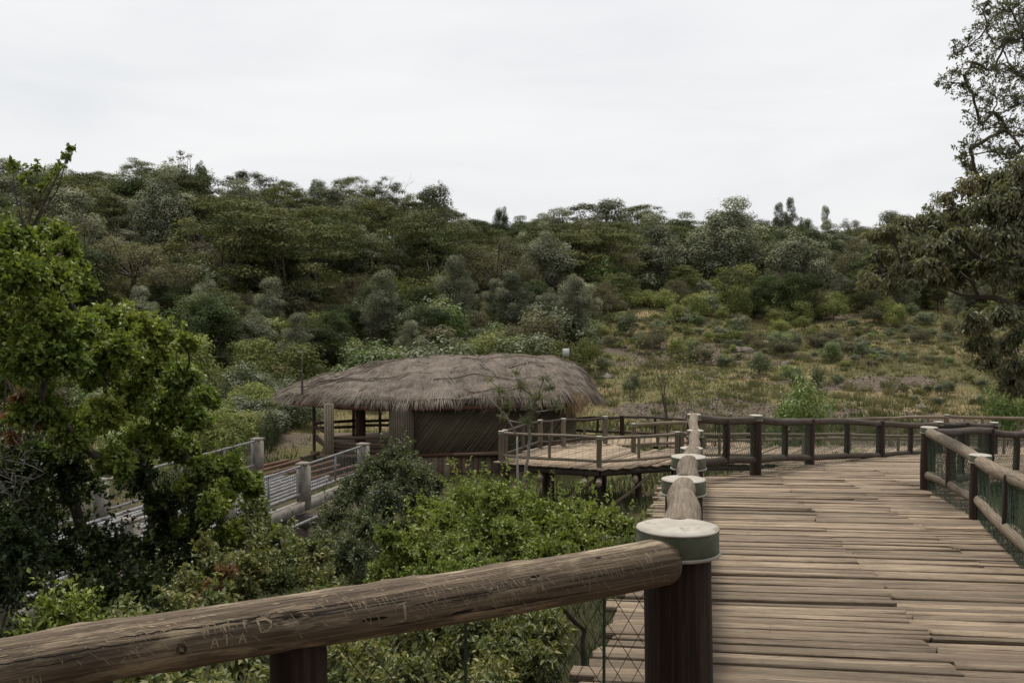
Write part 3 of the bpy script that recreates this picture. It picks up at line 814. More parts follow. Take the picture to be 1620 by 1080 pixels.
dz = lambda t: deck_z(t.y)
railing('short right railing with two stout reddish posts and pale rails beside the ramp', [A_POST, B_POST, C_POST], dz, 0.108, 0.072, 'post_wood', 'pale_rail_wood', True, 1, 0.22, (0.07, 0.0026, 'green_wire'), seg=18)
railing('dark railing across the far end of the ramp with stout posts and green wire net', [LEFT_TOPS[5]] + FAR_TOPS, lambda t: t.z - (1.0 if t.y < 24 else 0.95), 0.1, 0.066, 'post_wood', 'brown_rail_wood', True, 1, 0.22, (0.08, 0.0032, 'green_wire'), skip_post=(0,), seg=16, cap_idx=(1, 4, 6))
railing('dark railing starting at the right railing corner and running out of the frame', [A_POST] + INNER, lambda t: t.z - 1.0, 0.1, 0.066, 'post_wood', 'brown_rail_wood', True, 1, 0.22, (0.08, 0.003, 'green_wire'), skip_post=(0,), seg=14, cap_idx=(2,))

# ------------------------------------------------------------------ lower walkway with its viewing platform
ZP = -5.95
low_poly = [(-0.55, 35.8), (2.85, 34.35), (5.6, 35.6), (12, 35.3), (22, 34.6), (22, 39.4), (12, 39.6), (6.6, 39.2), (4.5, 38.2), (3.7, 40.4), (1.0, 39.4)]
platform = empty('viewing_platform', (2.8, 36.5, ZP), 'lower plank walkway and viewing platform beside the thatched hut', kind='structure')
make_deck(platform, low_poly, lambda x, y: ZP, (0.55, 0.83), -26, 12, 0.2, 0.32, 'deck_wood', 9, (2.8, 36.5), joint=None, ragged=0.07)
fr = [(-0.45, 36.0), (2.85, 34.6), (5.6, 35.8), (12, 35.5), (20, 34.9)]
for (a, b) in zip(fr[:-1], fr[1:]):
    log('edge_beam', (a[0], a[1], ZP - 0.17), (b[0], b[1], ZP - 0.17), 0.11, 0.11, 'brown_rail_wood', platform, 10, 5, wob=0.01)
for (x, y) in ((-0.2, 36.1), (1.3, 35.5), (2.8, 34.9), (4.2, 35.5), (5.5, 36.1), (1.2, 38.8), (3.4, 39.6), (9, 35.9), (12, 35.9), (15, 35.7), (9, 39.0), (14, 39.0)):
    log('pile', (x, y, gz(x, y) - 0.3), (x, y, ZP - 0.06), 0.12, 0.11, 'post_wood', platform, 10, 4, wob=0.01)
for (x, y0) in ((2.3, 34.0), (2.75, 33.9), (4.0, 34.6), (0.9, 34.9)):
    log('joist', (x, y0, ZP - 0.4), (x + 0.35, y0 + 3.5, ZP - 0.36), 0.1, 0.09, 'grey_post_wood', platform, 12, 4, wob=0.01)
for (a, b) in (((0.3, 35.6, -6.3), (-0.3, 35.3, -7.6)), ((3.0, 34.8, -7.4), (4.6, 35.4, -6.3)), ((4.6, 35.4, -7.6), (5.4, 35.6, -6.4)), ((1.3, 35.4, -7.5), (2.7, 34.9, -6.4))):
    log('brace', a, b, 0.06, 0.055, 'grey_post_wood', platform, 8, 3, wob=0.01)
fp = lambda t: ZP
zt = ZP + 1.02
P1, P2, P3 = Vector((-0.36, 36.0, zt)), Vector((2.84, 34.75, zt)), Vector((5.55, 35.85, zt))
railing('front railing of the viewing platform with grey posts above the green bush', [P1, P2, P3], fp, 0.09, 0.055, 'grey_post_wood', 'pale_rail_wood', True, 1, 0.2, (0.24, 0.0035, 'dark_wire'), seg=10)
P4, P5, P6 = Vector((1.03, 39.0, zt)), Vector((1.9, 39.4, zt)), Vector((3.5, 40.1, zt))
railing('left side railing of the viewing platform nearest the hut wall', [P1 + Vector((0.12, 0.3, 0)), P4, P5, P6], fp, 0.09, 0.055, 'grey_post_wood', 'brown_rail_wood', True, 1, 0.2, (0.2, 0.003, 'green_wire'), seg=10)
railing('back railing of the lower walkway with one large end post at the platform opening', [Vector((4.33, 38.0, zt)), Vector((7.0, 39.0, zt)), Vector((10.4, 39.5, zt)), Vector((14.0, 39.5, zt + 0.05)), Vector((16.1, 39.6, zt + 0.12)), Vector((20, 39.4, zt))], fp, 0.09, 0.06, 'grey_post_wood', 'pale_rail_wood', True, 2, 0.25, (0.2, 0.003, 'green_wire'), seg=10, cap_idx=(0, 4))
railing('front railing of the lower walkway seen through the net of the far railing', [P3 + Vector((0.15, 0, 0)), Vector((8.2, 35.7, zt)), Vector((11.2, 35.5, zt)), Vector((14.4, 35.3, zt)), Vector((18, 35, zt))], fp, 0.085, 0.055, 'grey_post_wood', 'pale_rail_wood', False, 1, 0.25, (0.2, 0.003, 'green_wire'), seg=10)
zb = -6.62
railing('thin railing farthest back behind the platform, ending at the hut roof', [at(908, 660, 47.5), at(984, 657, 47.0), at(1090, 661, 46.0), at(1185, 660, 45.0)], lambda t: zb, 0.1, 0.06, 'post_wood', 'brown_rail_wood', False, 1, 0.15, None, seg=10)
rear = empty('rear_walkway', (6.0, 46.0, -6.62), 'plank path running behind the viewing platform', kind='structure')
make_deck(rear, [(1.6, 44.6), (10.2, 43.4), (10.2, 45.3), (6, 46.6), (1.6, 47.8)], lambda x, y: -6.62, (0.15, 1.0), -8, 8, 0.22, 0.34, 'deck_wood', 19, (5.0, 45.5), ragged=0.05)
for (x, y) in ((2.2, 46.8), (4.8, 46.4), (7.5, 45.6), (9.8, 45.0), (2.2, 45.0), (6.0, 44.6), (9.4, 44.0)):
    log('pile', (x, y, gz(x, y) - 0.3), (x, y, -6.66), 0.1, 0.1, 'post_wood', rear, 8, 3, wob=0.0)

# ------------------------------------------------------------------ leaves in bulk
def leaf_mesh(name, P, A, N, Ln, W, tint, mat, fold=0.0, wide=0.42):
    n = len(P)
    A = A / (np.linalg.norm(A, axis=1, keepdims=True) + 1e-9)
    S = np.cross(A, N); S /= (np.linalg.norm(S, axis=1, keepdims=True) + 1e-9)
    U = np.cross(S, A)
    Ln = np.broadcast_to(Ln, (n,))[:, None]; W = np.broadcast_to(W, (n,))[:, None]
    mid_ = P + A * Ln * wide + U * W * fold
    V = np.empty((n, 4, 3)); V[:, 0] = P; V[:, 1] = mid_ + S * W * 0.5; V[:, 2] = P + A * Ln - U * Ln * 0.12 * (fold > 0); V[:, 3] = mid_ - S * W * 0.5
    i = np.arange(n) * 4
    if fold > 0:
        F = np.stack([np.stack([i, i + 1, i + 2], -1), np.stack([i, i + 2, i + 3], -1)], 1).reshape(-1, 3)
        t = np.repeat(tint, 2)
    else:
        F = np.stack([i, i + 1, i + 2, i + 3], -1); t = tint
    return mesh_from(name, V.reshape(-1, 3), [F], mat, False, t)

def rdir(rs, n):
    d = rs.normal(size=(n, 3)); return d / (np.linalg.norm(d, axis=1, keepdims=True) + 1e-9)

# ------------------------------------------------------------------ the thatched hut
HC = Vector((-3.55, 47.0, 0)); HROT = math.radians(6)
TX = [-6.5, -6.25, -5.8, -5.0, -3.8, -2.5, -1.0, 1.5, 4.4, 5.4, 6.3, 6.95, 7.3, 7.45]
TR = [-4.6, -4.5, -4.34, -4.12, -3.78, -3.45, -3.24, -3.16, -3.13, -3.2, -3.5, -4.05, -4.7, -5.1]
TW = [0.12, 0.75, 1.55, 2.35, 3.25, 3.9, 4.2, 4.2, 4.1, 3.75, 3.0, 2.1, 1.2, 0.2]
TE = [-4.62, -4.62, -4.61, -4.6, -4.6, -4.6, -4.6, -4.57, -4.55, -4.56, -4.62, -4.75, -4.85, -4.95]
def roof_f(x, y):
    r, w, e = np.interp(x, TX, TR), np.interp(x, TX, TW), np.interp(x, TX, TE)
    t = np.clip(np.abs(y) / w, 0, 1.2)
    z = e + (r - e) * (1 - t ** 1.75)
    q = t * 5.2 + 0.25 * np.sin(x * 1.1) + 0.12 * np.sin(x * 3.7)
    z = z + 0.05 * (q - np.floor(q)) * (t < 0.97) + 0.10 * (fbm(x * 0.7 + 11, y * 0.7 + 5) - 0.5)
    return z + 0.035 * np.sin(x * 2.3 + y * 1.1) + 0.03 * np.sin(x * 0.9 - y * 2.9) + 0.02 * np.sin(5.1 * x)
HM = Matrix.Translation(HC) @ Matrix.Rotation(HROT, 4, 'Z')
hut = empty('thatched_hut', (HC.x, HC.y, -7.7), 'open-sided hut with long rounded grey-brown thatched roof and reed wall', 'hut')
nu, nvv = 120, 56
uu = np.interp(np.linspace(0, 1, nu), np.linspace(0, 1, len(TX)), TX)
ww = np.interp(uu, TX, TW)
vv = np.sin(np.linspace(-1, 1, nvv) * math.pi / 2)
RX = np.repeat(uu[:, None], nvv, 1); RY = ww[:, None] * vv[None]
RZ = roof_f(RX, RY)
rsn = np.random.RandomState(3)
top = np.stack([RX, RY, RZ + rsn.uniform(-0.02, 0.02, RZ.shape)], -1)
bot = np.stack([RX * 0.985, RY * 0.95, RZ - 0.30], -1)
V = np.vstack([top.reshape(-1, 3), bot.reshape(-1, 3)]); nb = nu * nvv
i = np.arange(nu - 1)[:, None] * nvv + np.arange(nvv - 1)[None]
F = [np.stack([i, i + nvv, i + nvv + 1, i + 1], -1).reshape(-1, 4), np.stack([i + 1, i + nvv + 1, i + nvv, i], -1).reshape(-1, 4) + nb]
e0 = np.arange(nu - 1) * nvv
F.append(np.stack([e0, e0 + nb, e0 + nvv + nb, e0 + nvv], -1))
e1 = e0 + nvv - 1
F.append(np.stack([e1 + nvv, e1 + nvv + nb, e1 + nb, e1], -1))
j0 = np.arange(nvv - 1)
F.append(np.stack([j0 + 1, j0 + 1 + nb, j0 + nb, j0], -1)); j1 = j0 + (nu - 1) * nvv
F.append(np.stack([j1, j1 + nb, j1 + 1 + nb, j1 + 1], -1))
thatch = obj('thatch_roof', mesh_from('thatch_roof', V, F, M_['thatch_base'], True), hut, HM)
# straw lying down the slope in courses
n = 42000
x = rsn.uniform(-6.45, 7.42, n); w = np.interp(x, TX, TW); y = rsn.uniform(-1, 0.75, n) * w
def grad(x, y):
    h = 0.06
    return (roof_f(x + h, y) - roof_f(x - h, y)) / (2 * h), (roof_f(x, y + h) - roof_f(x, y - h)) / (2 * h)
gx, gy = grad(x, y); gy = np.clip(gy, -1.6, 1.6); gx = np.clip(gx, -1.6, 1.6)
gl = np.sqrt(gx ** 2 + gy ** 2) + 0.12
A = np.stack([-gx / gl, -(gy - 0.12 * np.sign(-y)) / gl, -gl], -1)
Nn = np.stack([-gx, -gy, np.ones(n)], -1); Nn /= np.linalg.norm(Nn, axis=1, keepdims=True)
A += rdir(rsn, n) * 0.16 + Nn * rsn.uniform(-0.02, 0.09, n)[:, None]
P = np.stack([x, y, roof_f(x, y)], -1) + Nn * rsn.uniform(-0.01, 0.05, n)[:, None]
tint = np.clip(0.48 + 0.2 * np.sin(x * 3.1 + 1.5 * np.sin(x * 0.7)) + 0.28 * np.sin(x * 1.7 + 2 * np.sin(y)) * np.sin(y * 1.3 + x * 0.6) + rsn.normal(0, 0.17, n) + 1.3 * (fbm(x * 0.55, y * 0.9 + 30) - 0.5) + 0.7 * (fbm(x * 3.0, y * 0.8) - 0.5), 0, 1)
st = obj('straw', leaf_mesh('straw', P, A, Nn + rdir(rsn, n) * 0.35, rsn.uniform(0.3, 0.75, n), rsn.uniform(0.016, 0.034, n), tint, M_['thatch_straw']), thatch, HM); st['kind'] = 'stuff'
n = 9000
th = rsn.uniform(-6.48, 7.45, n); w = np.interp(th, TX, TW); sgn = np.where(rsn.uniform(size=n) < 0.72, -1, 1)
y = sgn * w * rsn.uniform(0.93, 1.0, n)
wslope = (np.interp(th + 0.1, TX, TW) - np.interp(th - 0.1, TX, TW)) / 0.2
A = np.stack([-np.clip(wslope, -3, 3), sgn * np.ones(n), np.zeros(n)], -1); A /= np.linalg.norm(A, axis=1, keepdims=True)
A = A * 0.55 + np.array([0, 0, -1.0]) * rsn.uniform(0.5, 1.3, n)[:, None] + rdir(rsn, n) * 0.22
P = np.stack([th, y, np.interp(th, TX, TE) + rsn.uniform(-0.2, 0.1, n)], -1)
st = obj('eave_straw', leaf_mesh('eave_straw', P, A, rdir(rsn, n), rsn.uniform(0.05, 0.12, n) * (0.5 + 1.6 * fbm(th * 1.4, th * 0.0 + 3.3)), rsn.uniform(0.016, 0.035, n), rsn.uniform(0, 0.85, n), M_['thatch_straw']), thatch, HM); st['kind'] = 'stuff'
# torn loose straw hanging at the right end
n = 900
P = np.stack([rsn.normal(5.75, 0.28, n), -3.3 + rsn.normal(0, 0.2, n), rsn.uniform(-5.0, -4.4, n)], -1)
A = np.stack([rsn.normal(0, 0.25, n), rsn.normal(-0.25, 0.2, n), -np.ones(n)], -1)
st = obj('loose_straw', leaf_mesh('loose_straw', P, A, rdir(rsn, n), rsn.uniform(0.2, 0.75, n), rsn.uniform(0.012, 0.026, n), rsn.uniform(0, 1, n), M_['loose_straw']), thatch, HM); st['kind'] = 'stuff'
st['label'] = 'torn loose yellowish straw hanging from the eave'
# sticks tied over the thatch
def roof_path(pts, lift=0.035):
    out = []
    for (xa, ya), (xb, yb) in zip(pts[:-1], pts[1:]):
        for k in range(8):
            t = k / 8.0; X, Y = xa + (xb - xa) * t, ya + (yb - ya) * t
            out.append(HM @ Vector((X, Y, float(roof_f(X, Y)) + lift)))
    X, Y = pts[-1]; out.append(HM @ Vector((X, Y, float(roof_f(X, Y)) + lift)))
    return out
for pts in ([(-5.6, -0.8), (-3.4, -1.9), (-1.6, -2.6)], [(-5.4, -1.3), (-4.0, -1.6), (-2.6, -1.2), (-1.4, -0.4)], [(-4.0, -1.9), (-2.4, -2.4), (0.0, -2.5)], [(0.0, -3.1), (1.7, -2.7), (3.3, -2.9), (5.2, -2.8)],
            [(1.3, -0.8), (3.0, -0.7), (4.8, -0.9)], [(-1.2, -0.1), (0.6, 0.05), (3.2, 0.0)], [(-0.2, -0.1), (-0.05, -0.7)], [(1.4, -3.9), (3.2, -3.7), (5.0, -3.4)], [(3.2, -2.0), (4.2, -1.7), (5.6, -1.4)], [(-3.0, -3.3), (-2.75, -3.0)], [(2.0, -1.8), (2.25, -2.3)]):
    Pt = Parts(); pth = roof_path(pts); Pt.tube(pth, np.linspace(0.022, 0.009, len(pth)), 5); Pt.build('tie_stick', M_['bark'], thatch, near_origin(pth[0]))
# eave beams under the thatch edge
def eave_pt(x, s, inset=0.16, dz_=-0.36):
    w = float(np.interp(x, TX, TW)); return HM @ Vector((x, s * max(0.0, w - inset), float(np.interp(x, TX, TE)) + dz_))
for s in (-1, 1):
    for xs in (np.linspace(-5.9, -2.2, 8), np.linspace(-2.15, 2.6, 7), np.linspace(2.65, 6.4, 7)):
        Pt = Parts(); Pt.tube([eave_pt(float(q), s) for q in xs], 0.12, 6); Pt.build('eave_beam', M_['hut_beam_wood'], hut, near_origin(eave_pt(float(xs[0]), s)))
# floor and joists
FZ = -6.86
def wpt(px, D, z): return Vector(((px - 810) / 1700 * D, D, z))
Pt = Parts(); Pt.box((-4.6, -3.6, -0.12), (6.2, 3.0, 0.0)); Pt.build('floor', M_['hut_wood'], hut, None)
hut_floor = bpy.data.objects['floor']; hut_floor.matrix_basis = WORLD[hut.name].inverted() @ (Matrix.Translation((HC.x, HC.y, FZ)) @ Matrix.Rotation(HROT, 4, 'Z'))
def bundle(p, z0, z1, R, nn, rr, mat, name):
    Pt = Parts()
    for k in range(nn):
        a = 2 * math.pi * k / nn; q = random.Random(k).uniform(-0.02, 0.02)
        Pt.tube([(p.x + R * math.cos(a), p.y + R * math.sin(a), z0 + q), (p.x + R * math.cos(a), p.y + R * math.sin(a), z1)], rr, 6)
    Pt.tube([(p.x, p.y, z0), (p.x, p.y, z1 - 0.02)], R, 10)
    return Pt.build(name, M_[mat], hut, near_origin((p.x, p.y, z0)), True)
bundle(wpt(519, 43.2, 0), -7.8, -4.8, 0.16, 11, 0.048, 'pole_cladding', 'column')
bundle(wpt(569, 46.5, 0), -7.8, -4.8, 0.18, 11, 0.05, 'hut_wood', 'column')
bundle(wpt(634, 43.1, 0), -7.8, -4.8, 0.46, 30, 0.05, 'pole_cladding', 'corner_column')
for px, D in ((495, 46.0), (558, 47.5), (600, 49.5)):
    p = wpt(px, D, 0); log('post', (p.x, p.y, gz(p.x, p.y) - 0.2), (p.x, p.y, -5.1), 0.07, 0.07, 'hut_wood', hut, 8, 3, wob=0.0)
for px in (660, 760, 860):
    p = wpt(px, 50, 0); log('post', (p.x, p.y, gz(p.x, p.y) - 0.2), (p.x, p.y, -5.0), 0.09, 0.09, 'hut_wood', hut, 8, 3, wob=0.0)
# boards of the porch rail
for (pa, pb, Da, Db, zs) in ((497, 514, 45.9, 43.3, (-6.05, -6.45, -6.62)), (526, 614, 43.25, 43.1, (-6.2, -6.42, -6.6, -6.74)), (497, 562, 45.9, 46.6, (-5.95, -6.15)), (575, 640, 46.6, 46.9, (-5.95, -6.12))):
    a, b = wpt(pa, Da, 0), wpt(pb, Db, 0)
    for q, z in enumerate(zs):
        M = frame_x(Vector((a.x, a.y, z)), Vector((b.x, b.y, z + random.Random(q).uniform(-0.05, 0.05))))
        Ln_ = (b - a).length
        Pt = Parts(); Pt.box((-0.1, -0.02, -0.06), (Ln_ + 0.1, 0.02, 0.06))
        o = Pt.build('rail_board', M_['hut_wood'], hut, None); o.matrix_basis = WORLD[hut.name].inverted() @ M
# reed wall with slanting reeds, backing and plank skirt
wa, wb = wpt(654, 43.15, 0), HM @ Vector((6.0, -2.7, 0)); wb.z = 0
wl_ = (wb - wa).length; WM = frame_x(Vector((wa.x, wa.y, FZ)), Vector((wb.x, wb.y, FZ)))
Pt = Parts(); Pt.box((0, 0.03, 0.0), (wl_, 0.1, 2.0)); o = Pt.build('wall_backing', M_['reed'], hut, None); o.matrix_basis = WORLD[hut.name].inverted() @ WM
Pt = Parts(); Hh = 2.0; lean = 0.78; k = -Hh * lean
rw = random.Random(4)
while k < wl_:
    x0, x1 = k, k + Hh * lean; z0, z1 = 0.0, Hh
    if x0 < 0: z0 = -x0 / lean; x0 = 0
    if x1 > wl_: z1 = Hh - (x1 - wl_) / lean; x1 = wl_
    if z1 - z0 > 0.1: Pt.tube([(x0, rw.uniform(-0.05, 0.01), z0), ((x0 + x1) / 2 + rw.uniform(-0.02, 0.02), rw.uniform(-0.06, 0.01), (z0 + z1) / 2), (x1, rw.uniform(-0.02, 0.01), z1)], rw.uniform(0.026, 0.05), 5)
    k += rw.uniform(0.08, 0.15)
o = Pt.build('reed_cladding', M_['reed'], hut, None, True); o['kind'] = 'stuff'; o.matrix_basis = WORLD[hut.name].inverted() @ WM
Pt = Parts(); Pt.box((0, -0.07, -0.1), (wl_, -0.01, 0.02)); o = Pt.build('wall_plate', M_['hut_beam_wood'], hut, None); o.matrix_basis = WORLD[hut.name].inverted() @ WM
x0 = 0.0
while x0 < wl_ - 0.1:
    w_ = rw.uniform(0.2, 0.3)
    Pt = Parts(); zt_ = -0.12 + rw.uniform(-0.02, 0.0); Pt.box((-w_ / 2 + 0.006, -0.02, -1.25), (w_ / 2 - 0.006, 0.02, 0.0))
    o = Pt.build('skirt_board', M_['pole_cladding' if rw.random() < 0.5 else 'hut_wood'], hut, None)
    o.matrix_basis = WORLD[hut.name].inverted() @ (WM @ Matrix.Translation((x0 + w_ / 2, 0.02, zt_)))
    x0 += w_
# step planks and stub logs left of the hut
for (a, b) in ((at(476, 724, 42.5), at(505, 716, 43.5)), (at(492, 716, 43.6), at(540, 720, 43.2))):
    log('step_log', a, b, 0.08, 0.07, 'hut_wood', hut, 8, 3)
stk = empty('roof_stake', at(478, 637, 44.6), 'thin brown stake with a rod standing at the left end of the thatch', 'stake')
p0 = at(478, 634, 45.0); 
log('stake', at(478.5, 637, 44.6), at(478, 592, 44.8), 0.05, 0.045, 'brown_rail_wood', stk, 8, 3, wob=0.0)
log('rod', at(478, 592, 45.0), at(477.5, 557, 45.0), 0.012, 0.01, 'galvanised', stk, 5, 3, wob=0.0)
log('cross_bar', at(470, 557, 45.0), at(485, 556.5, 45.0), 0.012, 0.012, 'galvanised', stk, 5, 3, wob=0.0)
# meter box on a post beyond the hut
bx = at(896, 557, 62)
box = empty('meter_box', (bx.x, bx.y, gz(bx.x, bx.y)), 'small pale metal box on a post beyond the hut roof', 'box')
log('post', (bx.x + 0.22, bx.y, gz(bx.x, bx.y) - 0.2), (bx.x + 0.22, bx.y, bx.z + 0.3), 0.05, 0.05, 'hut_wood', box, 8, 3, wob=0.0)
Pt = Parts(); Pt.box((-0.22, -0.24, -0.22), (0.16, -0.05, 0.22)); o = Pt.build('cabinet', M_['box_paint'], box, None); o.matrix_basis = WORLD[box.name].inverted() @ Matrix.Translation(bx)
Pt = Parts(); Pt.box((-0.19, -0.262, -0.18), (0.13, -0.245, 0.18)); o2 = Pt.build('cabinet_door', M_['box_paint'], box, None); o2.matrix_basis = WORLD[box.name].inverted() @ Matrix.Translation(bx)

# ------------------------------------------------------------------ the pipe-deck bridge with steel rails
N0 = Vector((-4.46, 32.0)); bd = Vector((-0.302, -0.953)).normalized(); bn = Vector((bd.y, -bd.x)); bn = bn if bn.x < 0 else -bn
BZ = -5.68
bridge = empty('pipe_bridge', (N0.x, N0.y, BZ), 'narrow bridge decked with pale pipes between concrete posts and steel rails', 'bridge')
def bp(s, o, z): q = N0 + bd * s + bn * o; return Vector((q.x, q.y, z))
post_s = [0.0, 3.67, 7.3, 10.9, 14.5]
for side, o_ in (('near', 0.0), ('far', 3.6)):
    for s_ in post_s:
        M = frame_x(bp(s_, o_, BZ - 0.3), bp(s_ + 1, o_, BZ - 0.3))
        Pt = Parts(); a = 0.14
        Pt.box((-a, -a, 0), (a, a, 1.18)); Pt.box((-a - 0.02, -a - 0.02, 1.18), (a + 0.02, a + 0.02, 1.235))
        o = Pt.build('concrete_post', M_['concrete'], bridge, None); o.matrix_basis = WORLD[bridge.name].inverted() @ M
    for s0_, s1_ in zip(post_s[:-1], post_s[1:]):
        for z in (BZ + 0.86, BZ + 0.12):
            log('steel_rail', bp(s0_ + 0.14, o_, z), bp(s1_ - 0.14, o_, z), 0.032, 0.032, 'galvanised', bridge, 8, 2, wob=0.0, lump=0.0)
        for f in (0.06, 0.5, 0.94):
            s_ = s0_ + (s1_ - s0_) * f
            M = frame_x(bp(s_, o_, BZ + 0.1), bp(s_ + 1, o_, BZ + 0.1))
            Pt = Parts(); Pt.box((-0.03, -0.02, 0), (0.03, 0.02, 0.76)); o = Pt.build('stanchion', M_['galvanised'], bridge, None); o.matrix_basis = WORLD[bridge.name].inverted() @ M
        Pt = Parts()
        for q in range(int((s1_ - s0_ - 0.3) / 0.1)):
            s_ = s0_ + 0.2 + q * 0.1; Pt.tube([bp(s_, o_, BZ + 0.13), bp(s_, o_, BZ + 0.85)], 0.006, 4, False)
        o = Pt.build('steel_bars', M_['galvanised'], bridge, near_origin(bp(s0_, o_, BZ))); o['kind'] = 'stuff'
    M = frame_x(bp(-0.3, o_, BZ - 0.25), bp(16, o_, BZ - 0.25))
    Pt = Parts(); Pt.box((0, -0.11, -0.1), (16, 0.11, 0.17)); o = Pt.build('kerb_beam', M_['concrete'], bridge, None); o.matrix_basis = WORLD[bridge.name].inverted() @ M
for k in range(13):
    o_ = 0.3 + k * 0.25
    log('pipe', bp(0.9 + 0.25 * math.sin(k * 2.1), o_, BZ), bp(15.5, o_, BZ), 0.055, 0.055, 'galvanised', bridge, 10, 3, wob=0.006, lump=0.01)
for k in range(6):
    o_ = 0.28 + k * 0.55
    log('rusty_pipe', bp(-1.5 + 0.4 * math.sin(k * 3.7), o_, BZ + 0.015), bp(1.4 + 0.6 * math.sin(k * 1.7), o_ + 0.12, BZ + 0.06), 0.05, 0.05, 'rust', bridge, 8, 3, wob=0.006, lump=0.01)
log('loose_pipe', at(408, 739, 33), at(455, 728, 34.6), 0.06, 0.06, 'rust', bridge, 8, 2, wob=0.0)
for s_ in (3.67, 7.3, 10.9):
    M = frame_x(bp(s_, -0.75, BZ - 0.62), bp(s_, 4.3, BZ - 0.62))
    Pt = Parts(); Pt.box((0, -0.17, -0.16), (5.0, 0.17, 0.16)); o = Pt.build('cross_beam', M_['bridge_beam'], bridge, None); o.matrix_basis = WORLD[bridge.name].inverted() @ M
    for o_ in (0.1, 3.5):
        p = bp(s_, o_, 0); log('pier', (p.x, p.y, gz(p.x, p.y) - 0.4), (p.x, p.y, BZ - 0.78), 0.2, 0.2, 'bridge_beam', bridge, 10, 3, wob=0.0)
for o_, z in ((-0.55, BZ - 0.42), (4.1, BZ - 0.42)):
    log('water_pipe', bp(-0.2, o_, z), bp(15, o_, z), 0.04, 0.04, 'galvanised', bridge, 8, 3, wob=0.004)
